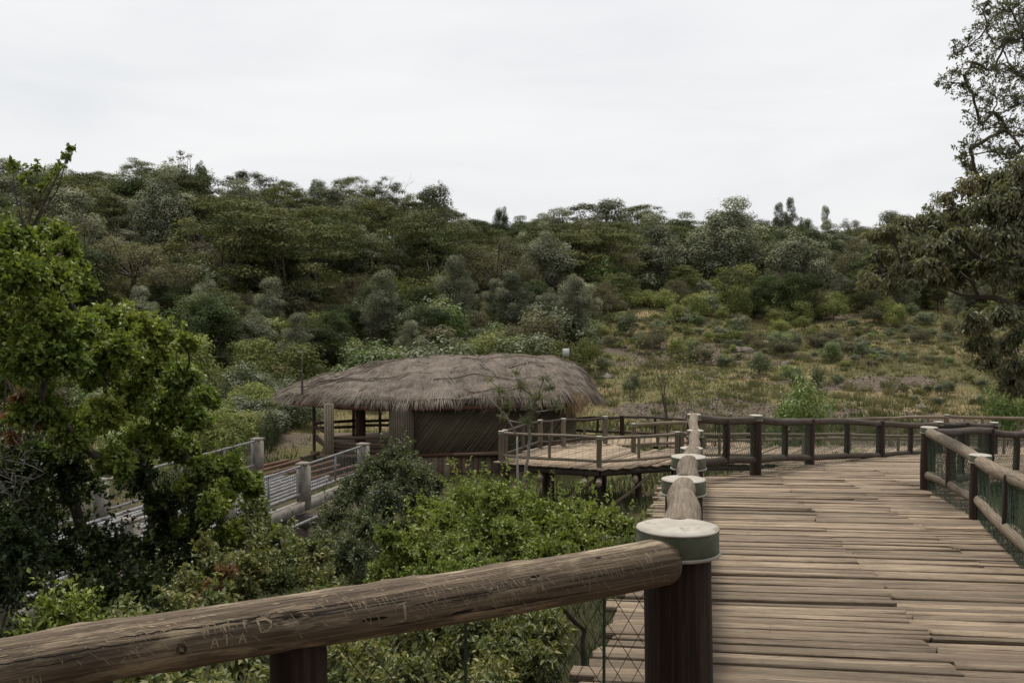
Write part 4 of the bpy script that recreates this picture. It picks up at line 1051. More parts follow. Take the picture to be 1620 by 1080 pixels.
# ------------------------------------------------------------------ plants from clumps: limbs, twigs and single leaves
def clump_plant(name, label, cat, bases, clumps, leafmat, n_tw=40, n_lf=10, LL=0.06, LW=0.035, droop=0.0, seed=0, bark='bark', r_tip=0.008, r_base=0.07,
                group=None, extra=None, squash=0.8, fold=0.25, gather=0.0, tint_bias=0.0, lead=0.1, kind_tree=True, upn=0.6):
    rs = np.random.RandomState(seed); n_lf0 = n_lf
    bases = [Vector(b) for b in bases]
    root = empty(name, bases[0], label, cat, group)
    B = np.array([tuple(b) for b in bases]); C = np.array([tuple(c[0]) for c in clumps]); R = np.array([c[1] for c in clumps])
    # limbs: every clump hangs on the nearest node already joined to a stem
    nodes = [B[k] for k in range(len(B))]; par = [-1] * len(B); left = list(range(len(C))); idx_of = {}
    mids = len(B)
    # stems rise first
    cen = C.mean(0)
    for k in range(len(B)):
        near = C[np.argsort(np.linalg.norm((C - B[k])[:, :2], axis=1))[:max(3, len(C) // (2 * len(B)))]]
        q = B[k] * 0.45 + np.array([near[:, 0].mean(), near[:, 1].mean(), 0.5 * (near[:, 2].min() + near[:, 2].mean())]) * 0.55
        nodes.append(q); par.append(k)
    while left:
        Nn = np.array(nodes)
        best = None
        D = np.linalg.norm(C[left][:, None] - Nn[None, len(B):], axis=2) + 0.35 * np.maximum(0, Nn[None, len(B):, 2] - C[left][:, None, 2])
        m = np.unravel_index(np.argmin(D), D.shape)
        c = left.pop(m[0]); par.append(int(m[1]) + len(B)); nodes.append(C[c]); idx_of[c] = len(nodes) - 1
    cnt = [0] * len(nodes)
    for k in range(len(nodes) - 1, -1, -1):
        cnt[k] += 1
        if par[k] >= 0: cnt[par[k]] += cnt[k]
    tot = max(cnt)
    rad = lambda k: r_tip * 1.2 + (r_base - r_tip) * (cnt[k] / tot) ** 0.8
    Pt = Parts()
    for k in range(len(B), len(nodes)):
        a, b = nodes[par[k]], nodes[k]; L = np.linalg.norm(b - a)
        t = np.linspace(0, 1, 6)[:, None]
        bow = rs.normal(size=3) * 0.07 * L; bow[2] -= 0.03 * L
        pts = a + (b - a) * t + np.sin(t * math.pi) * bow + rs.normal(size=(6, 3)) * 0.015 * L * np.sin(t * math.pi)
        r0 = rad(par[k]) if par[k] < len(B) else min(rad(par[k]), rad(k) * 1.35)
        Pt.tube(pts, np.linspace(r0, rad(k), 6), 6, False)
    # twigs and leaves
    P_, A_, N_, T_ = [], [], [], []
    for c in range(len(C)):
        nt = max(5, int(0.55 * n_tw * (R[c] / R.mean()) ** 2)); r = R[c]; n_lf = int(n_lf0 * 1.7)
        d = rdir(rs, nt); d[:, 2] = d[:, 2] * squash + 0.2 * (1 - droop); d /= np.linalg.norm(d, axis=1, keepdims=True)
        ends = C[c] + d * (r * rs.uniform(0.5, 1.3, nt))[:, None] * np.array([1, 1, squash])
        nl_ = int(nt * lead)
        ends[:nl_] = C[c] + (d[:nl_] * 0.6 + np.array([0, 0, 0.75 * (1 - droop)])) * (r * rs.uniform(1.2, 1.9, nl_))[:, None]
        st = C[c] + (ends - C[c]) * rs.uniform(0.0, 0.35, nt)[:, None]
        st[: nt // 4] = C[c]
        ctint = rs.normal(0, 0.13)
        for q in range(nt):
            b0, e = st[q], ends[q].copy(); L = np.linalg.norm(e - b0)
            e[2] -= droop * L * 0.6
            m = (b0 + e) / 2 + np.array([0, 0, 0.1 + 0.15 * droop]) * L + rs.normal(size=3) * 0.08 * L
            if q % 2 == 0 or nt < 60: Pt.tube([b0, m, e], [r_tip, r_tip * 0.7, r_tip * 0.35], 3, False)
            t = (1.02 - (1.02 - gather) * rs.uniform(0, 1, n_lf) ** 1.4)[:, None]
            pos = (1 - t) ** 2 * b0 + 2 * t * (1 - t) * m + t * t * e
            tang = (e - b0) / (L + 1e-9)
            ax = tang * 0.6 + rdir(rs, n_lf) * 0.9; ax[:, 2] -= droop
            P_.append(pos + rs.normal(size=(n_lf, 3)) * LL * 0.32); A_.append(ax)
            N_.append(np.array([0, 0, upn]) + d[q] * 0.4 + rdir(rs, n_lf) * 0.65)
            T_.append(np.clip(0.5 + ctint + tint_bias + rs.normal(0, 0.2, n_lf), 0, 1))
    P_, A_, N_, T_ = map(np.concatenate, (P_, A_, N_, T_))
    n = len(P_); s = rs.uniform(0.6, 1.25, n)
    o = bases[0]
    tr = Pt.build('trunk' if kind_tree else 'stem', M_[bark], root, near_origin(o), True)
    me = leaf_mesh('crown', P_ - np.array(tuple(o)), A_, N_, LL * s, LW * s, T_, M_[leafmat], fold)
    obj('crown' if kind_tree else 'foliage', me, root, near_origin(o))
    return root

def px_clumps(lst, dscale=1.0, jitter=0.0, seed=0):
    """(px, py, depth, radius in px) -> (point, radius in m)"""
    rs = random.Random(seed)
    out = []
    for (x, y, D, r) in lst:
        D2 = D * dscale + rs.uniform(-jitter, jitter)
        out.append((at(x, y, D2), r * D2 / FPX))
    return out
def foot(px, D): x = (px - 810) / FPX * D; return (x, D, gz(x, D) - 0.15)

def more(cl, frac, seed):
    """Smaller side clumps round the given ones, so that the outline breaks up."""
    rs = np.random.RandomState(seed); out = list(cl)
    for k in range(int(len(cl) * frac)):
        c, r = cl[rs.randint(len(cl))]; d = rdir(rs, 1)[0]
        out.append((Vector(np.array(tuple(c)) + d * r * rs.uniform(0.7, 1.25)), r * rs.uniform(0.35, 0.6)))
    return out
# left tree: lime-green crown leaning over the bridge
left_cl = [(15,385,9.6,44),(70,388,9.8,42),(110,395,9.7,26),(25,440,9.2,55),(85,445,9.5,48),(125,455,9.8,25),(-40,420,9.6,60),(5,500,9.4,55),(75,505,9.6,50),(130,520,10,38),
           (170,515,10.2,34),(215,520,10.4,34),(255,538,10.5,32),(295,545,10.6,22),(190,560,10,45),(245,580,10.4,42),(290,600,10.5,34),(325,628,10.6,22),(150,590,9.8,46),(100,570,9.6,48),
           (45,570,9.5,50),(-20,600,9.6,60),(210,630,10.1,45),(265,650,10.3,42),(310,668,10.5,28),(160,660,9.9,44),(60,650,9.7,44),(115,690,9.9,38),(230,700,10.2,40),(285,715,10.3,34),(330,740,10.5,24),(365,735,10.6,20),
           (180,730,10.0,34),(390,765,10.7,24),(370,760,10.6,26),(335,805,10.4,28),(410,835,10.6,24),(300,835,10.3,30),(435,855,10.4,20),(365,845,10.4,28),(250,800,10.3,26),(60,720,9.6,30),(350,790,10.6,26),(300,770,10.4,28),(400,800,10.8,22)]
left_tree = clump_plant('leafy_tree', 'bright lime-green leafy tree filling the left edge of the photo', 'tree', [foot(60, 10.4), foot(215, 10.8), foot(-60, 10.2)], more([(c, r * 0.74) for c, r in px_clumps(left_cl, 1, 0.8, 1)], 1.0, 3), 'lime_leaf', lead=0.04,
                        n_tw=90, n_lf=15, LL=0.052, LW=0.038, seed=21, r_base=0.06, r_tip=0.006)
twig_cl = [(60,265,9.9,16),(35,285,9.9,18),(85,278,9.9,16),(112,232,10,7),(106,250,10,9),(96,262,9.9,10),(20,262,9.8,10),(65,300,9.9,14)]
# thin leading shoot, joined into the same tree
def sub_foliage(root, name, cl, leafmat, n_tw, n_lf, LL, LW, seed, droop=0.0, stem_from=None, bark='bark', r=0.012):
    rs = np.random.RandomState(seed); P_, A_, N_, T_ = [], [], [], []; Pt = Parts()
    prev = stem_from
    for (c, r_) in cl:
        c = np.array(tuple(c))
        if stem_from is not None:
            p = np.array(tuple(stem_from)); m = (p + c) / 2 + rs.normal(size=3) * 0.05
            Pt.tube([p, m, c], [r, r * 0.7, r * 0.4], 4, False)
        d = rdir(rs, n_tw); e = c + d * r_ * rs.uniform(0.5, 1.2, n_tw)[:, None]
        for q in range(n_tw):
            Pt.tube([c, e[q]], [0.004, 0.002], 3, False)
            t = rs.uniform(0.1, 1, n_lf)[:, None]; P_.append(c + (e[q] - c) * t); ax = d[q] * 0.5 + rdir(rs, n_lf) * 0.9; ax[:, 2] -= droop; A_.append(ax)
            N_.append(np.array([0, 0, 0.6]) + rdir(rs, n_lf)); T_.append(np.clip(rs.normal(0.5, 0.25, n_lf), 0, 1))
    P_, A_, N_, T_ = map(np.concatenate, (P_, A_, N_, T_)); n = len(P_); s = rs.uniform(0.7, 1.2, n)
    o = cl[0][0]
    f = obj(name, leaf_mesh(name, P_ - np.array(tuple(o)), A_, N_, LL * s, LW * s, T_, M_[leafmat], 0.25), root, near_origin(o))
    Pt.build('twig', M_[bark], root, near_origin(o))
    return f
sub_foliage(left_tree, 'top_shoot', px_clumps(twig_cl, 1, 0.1, 2), 'lime_leaf', 9, 6, 0.045, 0.03, 5, stem_from=at(40, 380, 9.7))
dl = sub_foliage(left_tree, 'dead_leaves', px_clumps([(30,628,8.9,16),(38,645,8.9,16),(22,650,8.9,14),(48,668,8.9,10),(20,690,8.9,8)], 1, 0.05, 3), 'dead_leaf', 10, 7, 0.075, 0.04, 6, droop=0.9, stem_from=at(10, 600, 9.0))
dl['label'] = 'bunch of rust-brown dead leaves'
# pale tangled bare twigs low on the left
rsb = np.random.RandomState(12); Pt = Parts()
for k in range(34):
    a = at(rsb.uniform(-30, 70), rsb.uniform(690, 780), 8.8 + rsb.uniform(-0.3, 0.3)); d = rdir(rsb, 3)
    pts = [np.array(tuple(a))]
    for q in range(4):
        pts.append(pts[-1] + (d[0] * 0.6 + rsb.normal(size=3) * 0.5) * 0.11)
    Pt.tube(pts, [0.005, 0.0045, 0.004, 0.003, 0.002], 3, False)
Pt.build('bare_twigs', M_['pale_bark'], left_tree, near_origin(at(20, 740, 8.8)))

# undergrowth behind and below it, shade put into its dark leaf colour
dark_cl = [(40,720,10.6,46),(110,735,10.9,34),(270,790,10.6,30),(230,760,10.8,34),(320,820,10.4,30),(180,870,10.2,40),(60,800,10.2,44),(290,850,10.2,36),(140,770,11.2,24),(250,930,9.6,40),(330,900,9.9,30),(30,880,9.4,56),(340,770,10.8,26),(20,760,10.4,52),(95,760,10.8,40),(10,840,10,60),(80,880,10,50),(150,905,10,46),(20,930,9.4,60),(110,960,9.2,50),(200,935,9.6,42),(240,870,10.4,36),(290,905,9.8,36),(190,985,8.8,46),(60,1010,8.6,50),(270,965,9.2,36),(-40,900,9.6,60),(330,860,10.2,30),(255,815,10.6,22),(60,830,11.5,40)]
clump_plant('dark_thicket', 'dark thicket with painted-in shade below the lime-green tree, above the scratched rail', 'shrub', [foot(20, 10.2), foot(150, 10), foot(280, 10)], more(px_clumps(dark_cl, 1, 0.6, 4), 1.0, 5), 'painted_shade_leaf', n_tw=60, n_lf=11, LL=0.055, LW=0.034, seed=33, r_base=0.06, r_tip=0.006, kind_tree=False)
clump_plant('young_shrub', 'small fresh green shrub just above the left end of the scratched rail', 'shrub', [foot(110, 7.4)], px_clumps([(80,975,7.2,36),(130,960,7.3,32),(110,1000,7.1,40),(150,1000,7.2,30),(60,1010,7.1,34)], 1, 0.2, 5), 'bush_leaf', n_tw=46, n_lf=10, LL=0.05, LW=0.026, seed=34, r_base=0.03, r_tip=0.004, kind_tree=False)
lp = [(395,835,10.2,30),(420,870,9.6,34),(365,850,10,28),(340,900,9.2,34),(400,905,9.0,36),(455,880,9.2,30),(445,920,8.7,34),(490,915,8.7,28),(300,935,8.6,30),(370,945,8.4,32),(500,880,9.3,22),(520,930,8.4,24),(410,815,10.6,18)]
clump_plant('yellowish_bush', 'pale yellow-green bush below the bridge rail end', 'shrub', [foot(400, 9.2), foot(460, 9)], more(px_clumps(lp, 1, 0.4, 6), 1.0, 6), 'weed_leaf', n_tw=70, n_lf=10, LL=0.042, LW=0.024, seed=35, r_base=0.03, r_tip=0.004, kind_tree=False)
sub_root = clump_plant('withered_sprig', 'withered red-brown sprig between the dark thicket and pale bush', 'shrub', [foot(345, 8.8)], px_clumps([(355,905,8.4,12),(335,925,8.4,12),(320,945,8.3,12),(368,900,8.4,9)], 1, 0.1, 7), 'dead_leaf', n_tw=20, n_lf=6, LL=0.05, LW=0.022, seed=36, r_base=0.012, r_tip=0.003, kind_tree=False, droop=0.4)
# the big green bushes in the middle
mb = [(690,826,12.5,36),(735,796,12.8,36),(785,788,13,34.2),(825,801,12.8,30.6),(650,871,12,37.8),(710,876,11.8,41.4),(765,846,12,41.4),(820,856,12,39.6),(870,826,12.6,36),(905,811,13,27),(620,916,11.4,36),(680,926,11,41.4),(745,916,11,43.2),(810,911,11,41.4),(865,886,11.4,39.6),(915,861,12,36),(950,826,12.6,30.6),(985,841,12.6,25.2),(960,876,11.6,28.8),(905,906,11,32.4),(600,956,10.6,30.6),(655,971,10.4,34.2),(860,816,13.4,27),(1010,866,12.2,16.2)]
clump_plant('green_bush', 'big fresh green bush in the middle, below the viewing platform', 'shrub', [foot(700, 12), foot(820, 12), foot(930, 12)], more(px_clumps(mb, 1, 0.6, 8), 1.3, 7), 'bush_leaf', n_tw=105, n_lf=14, LL=0.05, LW=0.03, seed=41, lead=0.05, r_base=0.028, r_tip=0.005, kind_tree=False)
ob = [(630,722,17,26.4),(600,747,17,29.9),(655,757,17,29.9),(560,782,16.6,29.9),(610,797,16.5,35.2),(665,802,16.5,29.9),(530,822,16,29.9),(580,837,16,35.2),(640,847,16,35.2),(510,867,15.5,29.9),(560,882,15.2,35.2),(615,887,15.2,29.9),(690,767,17.4,15.8),(520,907,14.8,26.4),(585,922,14.6,29.9)]
clump_plant('olive_bush', 'darker olive bush in front of the hut and bridge end', 'shrub', [foot(580, 16.5), foot(640, 16.5)], more(px_clumps(ob, 1, 0.7, 9), 1.2, 8), 'olive_leaf', n_tw=85, n_lf=12, LL=0.055, LW=0.03, seed=42, lead=0.06, r_base=0.035, r_tip=0.006, kind_tree=False, bark='bark')
# undergrowth right below the near rail and beside the ramp's edge
wb_ = []
rr = random.Random(8)
for k in range(110):
    px = rr.uniform(180, 985); py = rr.uniform(950, 1130)
    if px > 1010 - (py - 930) * 0.75 - 60: px -= 130
    wb_.append((px, py, 6.4 + (1090 - py) / 160 * 1.6 + rr.uniform(-0.4, 0.4), rr.uniform(28, 46)))
clump_plant('leafy_undergrowth', 'olive and yellow leafy undergrowth seen under the scratched rail beside the planks', 'shrub', [foot(600, 6.6), foot(760, 6.6), foot(880, 7)], px_clumps(wb_, 1, 0.2, 10), 'weed_leaf', n_tw=46, n_lf=9, LL=0.058, LW=0.026, seed=43, r_base=0.02, r_tip=0.003, kind_tree=False, droop=0.35)
clump_plant('edge_shrub', 'small light green shrub beside the second and third capped posts', 'shrub', [foot(1000, 9.6)], px_clumps([(1000,860,9.4,20),(1020,835,9.8,18),(975,880,9,22),(960,905,8.8,22),(1000,895,9,18)], 1, 0.2, 11), 'weed_leaf', n_tw=40, n_lf=9, LL=0.045, LW=0.024, seed=44, r_base=0.02, r_tip=0.003, kind_tree=False)

# feathery tree in front of the hut's right half
fe = [(790,620,33,14),(825,612,33,16),(850,630,33,18),(800,640,33,14),(870,615,33,14),(840,650,33,16),(880,645,33,14),(775,600,33,9),(815,590,33,9),(860,600,33,10),(835,668,33,14),(795,660,33,10)]
clump_plant('feathery_tree', 'thin feathery-leaved tree with pale bare stems before the hut', 'tree', [(0.35, 33.2, gz(0.35, 33.2) - 0.1)], px_clumps(fe, 1, 0.5, 12), 'weed_leaf', n_tw=60, n_lf=8, LL=0.06, LW=0.02, seed=51, r_base=0.05, r_tip=0.010, bark='pale_bark')
# leaning bare branch over the roof
bb = empty('bare_branch', (0.2, 32.8, gz(0.2, 32.8)), 'long pale bare branch slanting across the thatched roof', 'branch')
Pt = Parts(); Pt.tube([at(818, 690, 32.8), at(800, 655, 32.8), at(765, 622, 32.8), at(745, 605, 32.9)], [0.03, 0.026, 0.018, 0.008], 5)
Pt.tube([at(818, 690, 32.8), Vector((0.2, 32.8, gz(0.2, 32.8)))], [0.03, 0.04], 5)
Pt.tube([at(790, 600, 32.7), at(762, 572, 32.7), at(728, 535, 32.6)], [0.014, 0.01, 0.005], 4); Pt.tube([at(815, 650, 32.8), at(805, 625, 32.8), at(790, 600, 32.7)], [0.02, 0.016, 0.013], 4)
Pt.build('stem', M_['pale_bark'], bb, near_origin(at(818, 690, 32.8)))

# bare saplings behind the far railing
def bare_sapling(label, base, tips, seed, r=0.04, leaves=None, name='bare_sapling', bark='bark'):
    rs = np.random.RandomState(seed); root = empty(name, base, label, 'tree'); Pt = Parts(); b = np.array(tuple(base)); ends = []
    def grow(a, d, L, r, depth):
        pts = [a]; dd = d.copy()
        for k in range(4):
            dd = dd + rs.normal(size=3) * 0.13 + np.array([0, 0, 0.04]); dd /= np.linalg.norm(dd); pts.append(pts[-1] + dd * L / 4)
        Pt.tube(pts, np.linspace(r, r * 0.55, 5), 5 if depth < 2 else 3, False)
        ends.append(pts[-1])
        if depth < 4:
            for q in range(rs.randint(2, 4)):
                k = rs.randint(2, 5); nd = dd + rs.normal(size=3) * 0.55; nd[2] = abs(nd[2]) * 0.8 + 0.15; nd /= np.linalg.norm(nd)
                grow(pts[k], nd, L * rs.uniform(0.5, 0.75), r * 0.52, depth + 1)
    for (p, rr_) in tips:
        d = np.array(tuple(p)) - b; L = np.linalg.norm(d); grow(b, d / L, L * 0.5, rr_, 0)
    Pt.build('trunk', M_[bark], root, near_origin(base))
    if leaves:
        mat, nl, LL = leaves; E = np.array(ends); k = rs.randint(0, len(E), nl)
        P = E[k] - b + rs.normal(size=(nl, 3)) * 0.14
        obj('crown', leaf_mesh('crown', P, rdir(rs, nl), rdir(rs, nl) + np.array([0, 0, 0.5]), LL, LL * 0.5, rs.uniform(0, 1, nl), M_[mat]), root, near_origin(base))
    return root
def base_at(px, D): x = (px - 810) / FPX * D; return Vector((x, D, gz(x, D) - 0.1))
bare_sapling('tall bare forked sapling standing behind the platform railing', base_at(1058, 43), [(at(1056, 500, 43), 0.05), (at(1110, 560, 43), 0.045), (at(1030, 530, 43), 0.03)], 61, leaves=('shrub_leaf', 1600, 0.1))
bare_sapling('slender leaning sapling with sparse leaves right of the forked one', base_at(1128, 44), [(at(1135, 560, 44), 0.04), (at(1160, 600, 44), 0.03)], 62, leaves=('shrub_leaf', 900, 0.1))
# ------------------------------------------------------------------ right-hand trees
tall = [(1600,18,22,34),(1560,45,22,30),(1530,75,22,24),(1585,75,22,34),(1618,60,22,30),(1500,130,22,22),(1525,120,22,22),(1560,110,22,28),(1605,115,22,34),(1540,150,22,26),(1575,155,22,32),(1612,165,22,30),(1550,195,22,26),(1590,205,22,32),(1625,215,22,26),(1535,235,22,22),(1565,240,22,26),(1600,250,22,30),(1520,255,22,14),(1545,275,22,20),(1640,120,22,40),(1650,190,22,40),(1640,30,22,40),(1555,20,22,18)]
clump_plant('airy_tree', 'tall airy grey-green tree against the sky at the right edge', 'tree', [base_at(1740, 22.3)], more(px_clumps(tall, 1, 1.0, 13), 0.7, 13), 'airy_leaf', n_tw=26, n_lf=9, LL=0.075, LW=0.034, seed=71, r_base=0.04, r_tip=0.008, gather=0.3)
low = [(1400,362,15,20),(1430,352,15,24),(1470,346,15,28),(1515,338,15,32),(1560,322,14.5,36),(1605,305,14.5,36),(1540,290,15,26),(1580,280,15,28),(1618,275,14.5,30),(1445,385,14.6,26),(1490,380,14.5,32),(1540,375,14.5,38),(1590,365,14.5,40),(1630,350,14.5,40),
       (1395,425,14.8,22),(1430,420,14.6,24),(1470,415,14.5,26),(1515,415,14.5,28),(1385,400,15,16),(1445,445,14.6,16),(1410,445,14.8,18),(1560,415,14.5,34),(1610,420,14.5,40),(1640,460,14.5,40),(1375,440,15,14),(1480,440,14.6,16),
       (1550,505,14,24),(1590,490,14,28),(1625,520,14,32),(1545,540,14,20),(1580,545,14,26),(1615,575,13.6,28),(1560,570,14,18),(1640,600,13.6,36),(1600,605,13.6,20),(1530,515,14,16)]
rt = clump_plant('drooping_tree', 'broad dark tree with drooping leaf bunches reaching in from the right edge', 'tree', [base_at(1790, 14.8)], more(px_clumps(low, 1, 0.7, 14), 1.1, 14), 'right_leaf', n_tw=28, n_lf=12, LL=0.088, LW=0.034, droop=0.75, seed=72, r_base=0.07, r_tip=0.007, gather=0.35, squash=0.65)
Pt = Parts()
Pt.tube([at(1600, 480, 14.6), at(1572, 471, 14.5), at(1548, 470, 14.5), at(1520, 466, 14.5), at(1492, 455, 14.5)], [0.05, 0.045, 0.035, 0.028, 0.015], 6)
Pt.tube([at(1548, 470, 14.5), at(1538, 447, 14.5), at(1518, 430, 14.5)], [0.028, 0.022, 0.012], 5); Pt.tube([at(1660, 500, 14.8), at(1600, 480, 14.6)], [0.07, 0.05], 6)
Pt.tube([at(1640, 425, 14.6), at(1590, 418, 14.6), at(1540, 424, 14.6)], [0.05, 0.025, 0.012], 5)
Pt.build('limb', M_['bark'], rt, near_origin(at(1600, 480, 14.6)))

# ------------------------------------------------------------------ far trees: prototypes
def limbs(Pt, rs, base, tips, r0, fork=0.35):
    b = np.array(base, float); c = tips.mean(0); f = b + (c - b) * fork; f[2] = b[2] + (tips[:, 2].min() - b[2]) * 0.75
    Pt.tube([b, (b + f) / 2 + rs.normal(size=3) * 0.1, f], [r0, r0 * 0.85, r0 * 0.7], 6, False)
    for t in tips:
        m = f * 0.5 + t * 0.5 + rs.normal(size=3) * 0.2; m[2] -= 0.1 * np.linalg.norm(t - f)
        Pt.tube([f, m, t], [r0 * 0.5, r0 * 0.3, r0 * 0.1], 4, False)

def shell_leaves(rs, C, Rr, n_each, LL, LW, upb=0.3, nz=0.6, inner=0.6, flat=1.0):
    P_, A_, N_, T_ = [], [], [], []
    for c, r in zip(C, Rr):
        n = int(n_each * (r[0] * r[1]) / np.mean([q[0] * q[1] for q in Rr]))
        d = rdir(rs, n); d[:, 2] += upb; d /= np.linalg.norm(d, axis=1, keepdims=True)
        k = inner + (1 - inner) * rs.uniform(0, 1, n) ** 0.6; k = k * np.where(rs.uniform(size=n) < 0.3, rs.uniform(1.0, 1.35, n), 1.0)
        p = c + d * r * k[:, None]
        nn = d / r; nn /= np.linalg.norm(nn, axis=1, keepdims=True)
        nn = nn * 0.9 + np.array([0, 0, nz]) + rdir(rs, n) * 0.4
        P_.append(p); N_.append(nn); A_.append(np.cross(nn, rdir(rs, n)))
        T_.append(np.clip(0.5 + rs.normal(0, 0.16) + rs.normal(0, 0.08, n), 0, 1))
    P_, A_, N_, T_ = map(np.concatenate, (P_, A_, N_, T_)); n = len(P_); s = rs.uniform(0.6, 1.3, n)
    return P_ - 0, A_, N_, LL * s, LW * s, T_

PROTO = {}
def proto(key, crown_args, trunk, leafmat, bark='bark'):
    PROTO[key] = (leaf_mesh('crown', *crown_args, M_[leafmat]), trunk.build_mesh(M_[bark]) if trunk else None)
def _bm(s, mat):
    V = np.vstack(s.V); F = []
    if s.F3: F.append(np.vstack(s.F3))
    if s.F4: F.append(np.vstack(s.F4))
    return mesh_from('trunk', V, F, mat, True)
Parts.build_mesh = _bm

# each prototype is about 8 m high with a crown about 7 m wide
for v in range(4):      # layered flat-topped tree
    rs = np.random.RandomState(200 + v); C, Rr = [], []
    nt = 70
    for k in range(nt):
        a = rs.uniform(0, 6.28); q = math.sqrt(rs.uniform(0.0, 1)); lev = rs.choice([0, 1, 2, 3, 4, 5], p=[0.25, 0.22, 0.19, 0.14, 0.11, 0.09])
        rad = 3.7 * q * (1.0 if lev else 0.8)
        z = 7.3 - 0.85 * lev - 1.1 * q * q + rs.uniform(-0.25, 0.25)
        C.append((rad * math.cos(a), rad * math.sin(a), z)); w = rs.uniform(0.6, 1.25); Rr.append((w, w * rs.uniform(0.8, 1.1), rs.uniform(0.25, 0.5)))
    C = np.array(C); Pt = Parts(); limbs(Pt, rs, (0, 0, -0.5), C[rs.choice(nt, 7, False)], 0.2, 0.5)
    proto('flat%d' % v, shell_leaves(rs, C, np.array(Rr), 190, 0.2, 0.09, 0.2, 0.9, 0.2), Pt, 'flat_tree_leaf')
for v in range(4):      # silvery clumpy tree
    rs = np.random.RandomState(240 + v); C, Rr = [], []
    tallk = [1.0, 1.35, 0.85, 1.15][v]; nt = 62
    for k in range(nt):
        d = rdir(rs, 1)[0]; d[2] = d[2] * 1.0; q = rs.uniform(0.45, 1)
        zc = 4.3 * tallk; taper = 1 - 0.35 * max(0, d[2])
        C.append((d[0] * 2.5 * q * taper / tallk ** 0.3, d[1] * 2.5 * q * taper / tallk ** 0.3, zc + d[2] * 3.4 * tallk * q)); w = rs.uniform(0.5, 0.95); Rr.append((w, w, w * rs.uniform(0.7, 1.0)))
    C = np.array(C); Pt = Parts(); limbs(Pt, rs, (0, 0, -0.5), C[rs.choice(nt, 18, False)], 0.2, 0.4)
    proto('silver%d' % v, shell_leaves(rs, C, np.array(Rr), 240, 0.2, 0.095, 0.35, 0.5, 0.55), Pt, 'silver_leaf')
for v in range(3):      # dense dark tree
    rs = np.random.RandomState(280 + v); C, Rr = [], []; nt = 60
    for k in range(nt):
        d = rdir(rs, 1)[0]; q = rs.uniform(0.5, 1)
        C.append((d[0] * 3.0 * q, d[1] * 3.0 * q, 4.3 + d[2] * 3.1 * q)); w = rs.uniform(0.7, 1.2); Rr.append((w, w, w * rs.uniform(0.5, 0.8)))
    C = np.array(C); Pt = Parts(); limbs(Pt, rs, (0, 0, -0.5), C[rs.choice(nt, 14, False)], 0.22, 0.4)
    proto('dark%d' % v, shell_leaves(rs, C, np.array(Rr), 270, 0.2, 0.10, 0.3, 0.6, 0.5), Pt, 'dark_leaf')
for v in range(3):      # open brownish tree with fine twigs
    rs = np.random.RandomState(320 + v); C, Rr = [], []; nt = 70
    for k in range(nt):
        d = rdir(rs, 1)[0]; d[2] = abs(d[2]) * 1.0 - 0.2; q = rs.uniform(0.6, 1)
        C.append((d[0] * 3.2 * q, d[1] * 3.2 * q, 3.2 + d[2] * 4.2 * q)); w = rs.uniform(0.5, 0.9); Rr.append((w, w, w * 0.7))
    C = np.array(C); Pt = Parts(); limbs(Pt, rs, (0, 0, -0.5), C[np.argsort(-C[:, 2] + rs.uniform(0, 1.5, nt))[:20]], 0.17, 0.3)
    proto('brown%d' % v, shell_leaves(rs, C, np.array(Rr), 120, 0.17, 0.07, 0.3, 0.5, 0.3), Pt, 'brown_leaf')
for v in range(3):      # sparse skyline tree, leaves in tufts on bare limbs
    rs = np.random.RandomState(350 + v); C, Rr = [], []; nt = 26
    for k in range(nt):
        d = rdir(rs, 1)[0]; q = rs.uniform(0.4, 1)
        C.append((d[0] * 1.5 * q, d[1] * 1.5 * q, 5.6 + d[2] * 2.6 * q)); w = rs.uniform(0.25, 0.5); Rr.append((w, w, w))
    C = np.array(C); Pt = Parts(); limbs(Pt, rs, (0, 0, -0.5), C, 0.12, 0.55)
    proto('sparse%d' % v, shell_leaves(rs, C, np.array(Rr), 38, 0.2, 0.1, 0.2, 0.4, 0.1), Pt, 'silver_leaf')
for v in range(4):      # rounded shrub about 2 m high, 2.8 m wide
    rs = np.random.RandomState(380 + v); C, Rr = [], []; nt = 22
    for k in range(nt):
        d = rdir(rs, 1)[0]; d[2] = abs(d[2]); q = rs.uniform(0.4, 1)
        C.append((d[0] * 1.15 * q, d[1] * 1.15 * q, 0.45 + d[2] * 1.15 * q)); w = rs.uniform(0.32, 0.6); Rr.append((w, w, w * 0.75))
    C = np.array(C); Pt = Parts(); limbs(Pt, rs, (0, 0, -0.3), C[rs.choice(nt, 9, False)], 0.05, 0.2)
    a_ = shell_leaves(rs, C, np.array(Rr), 170, 0.13, 0.055, 0.3, 0.6, 0.25)
    proto('shrub%d' % v, a_, Pt, 'shrub_leaf')
    PROTO['fresh%d' % v] = (leaf_mesh('crown', *a_, M_['fresh_shrub_leaf']), PROTO['shrub%d' % v][1])
    PROTO['dryshrub%d' % v] = (leaf_mesh('crown', *a_, M_['brown_leaf']), PROTO['shrub%d' % v][1])
    PROTO['darkshrub%d' % v] = (leaf_mesh('crown', *a_, M_['olive_leaf']), PROTO['shrub%d' % v][1])

def plant(key, name, label, cat, p, sx, sz, rot, group=None, tree=True):
    crown, trunk = PROTO[key]
    root = empty(name, p, label, cat, group)
    M = Matrix.Translation(Vector(p)) @ Matrix.Rotation(rot, 4, 'Z') @ Matrix.Diagonal((sx, sx, sz, 1))
    if trunk: obj('trunk' if tree else 'stem', trunk, root, M)
    obj('crown' if tree else 'foliage', crown, root, M)
    return root

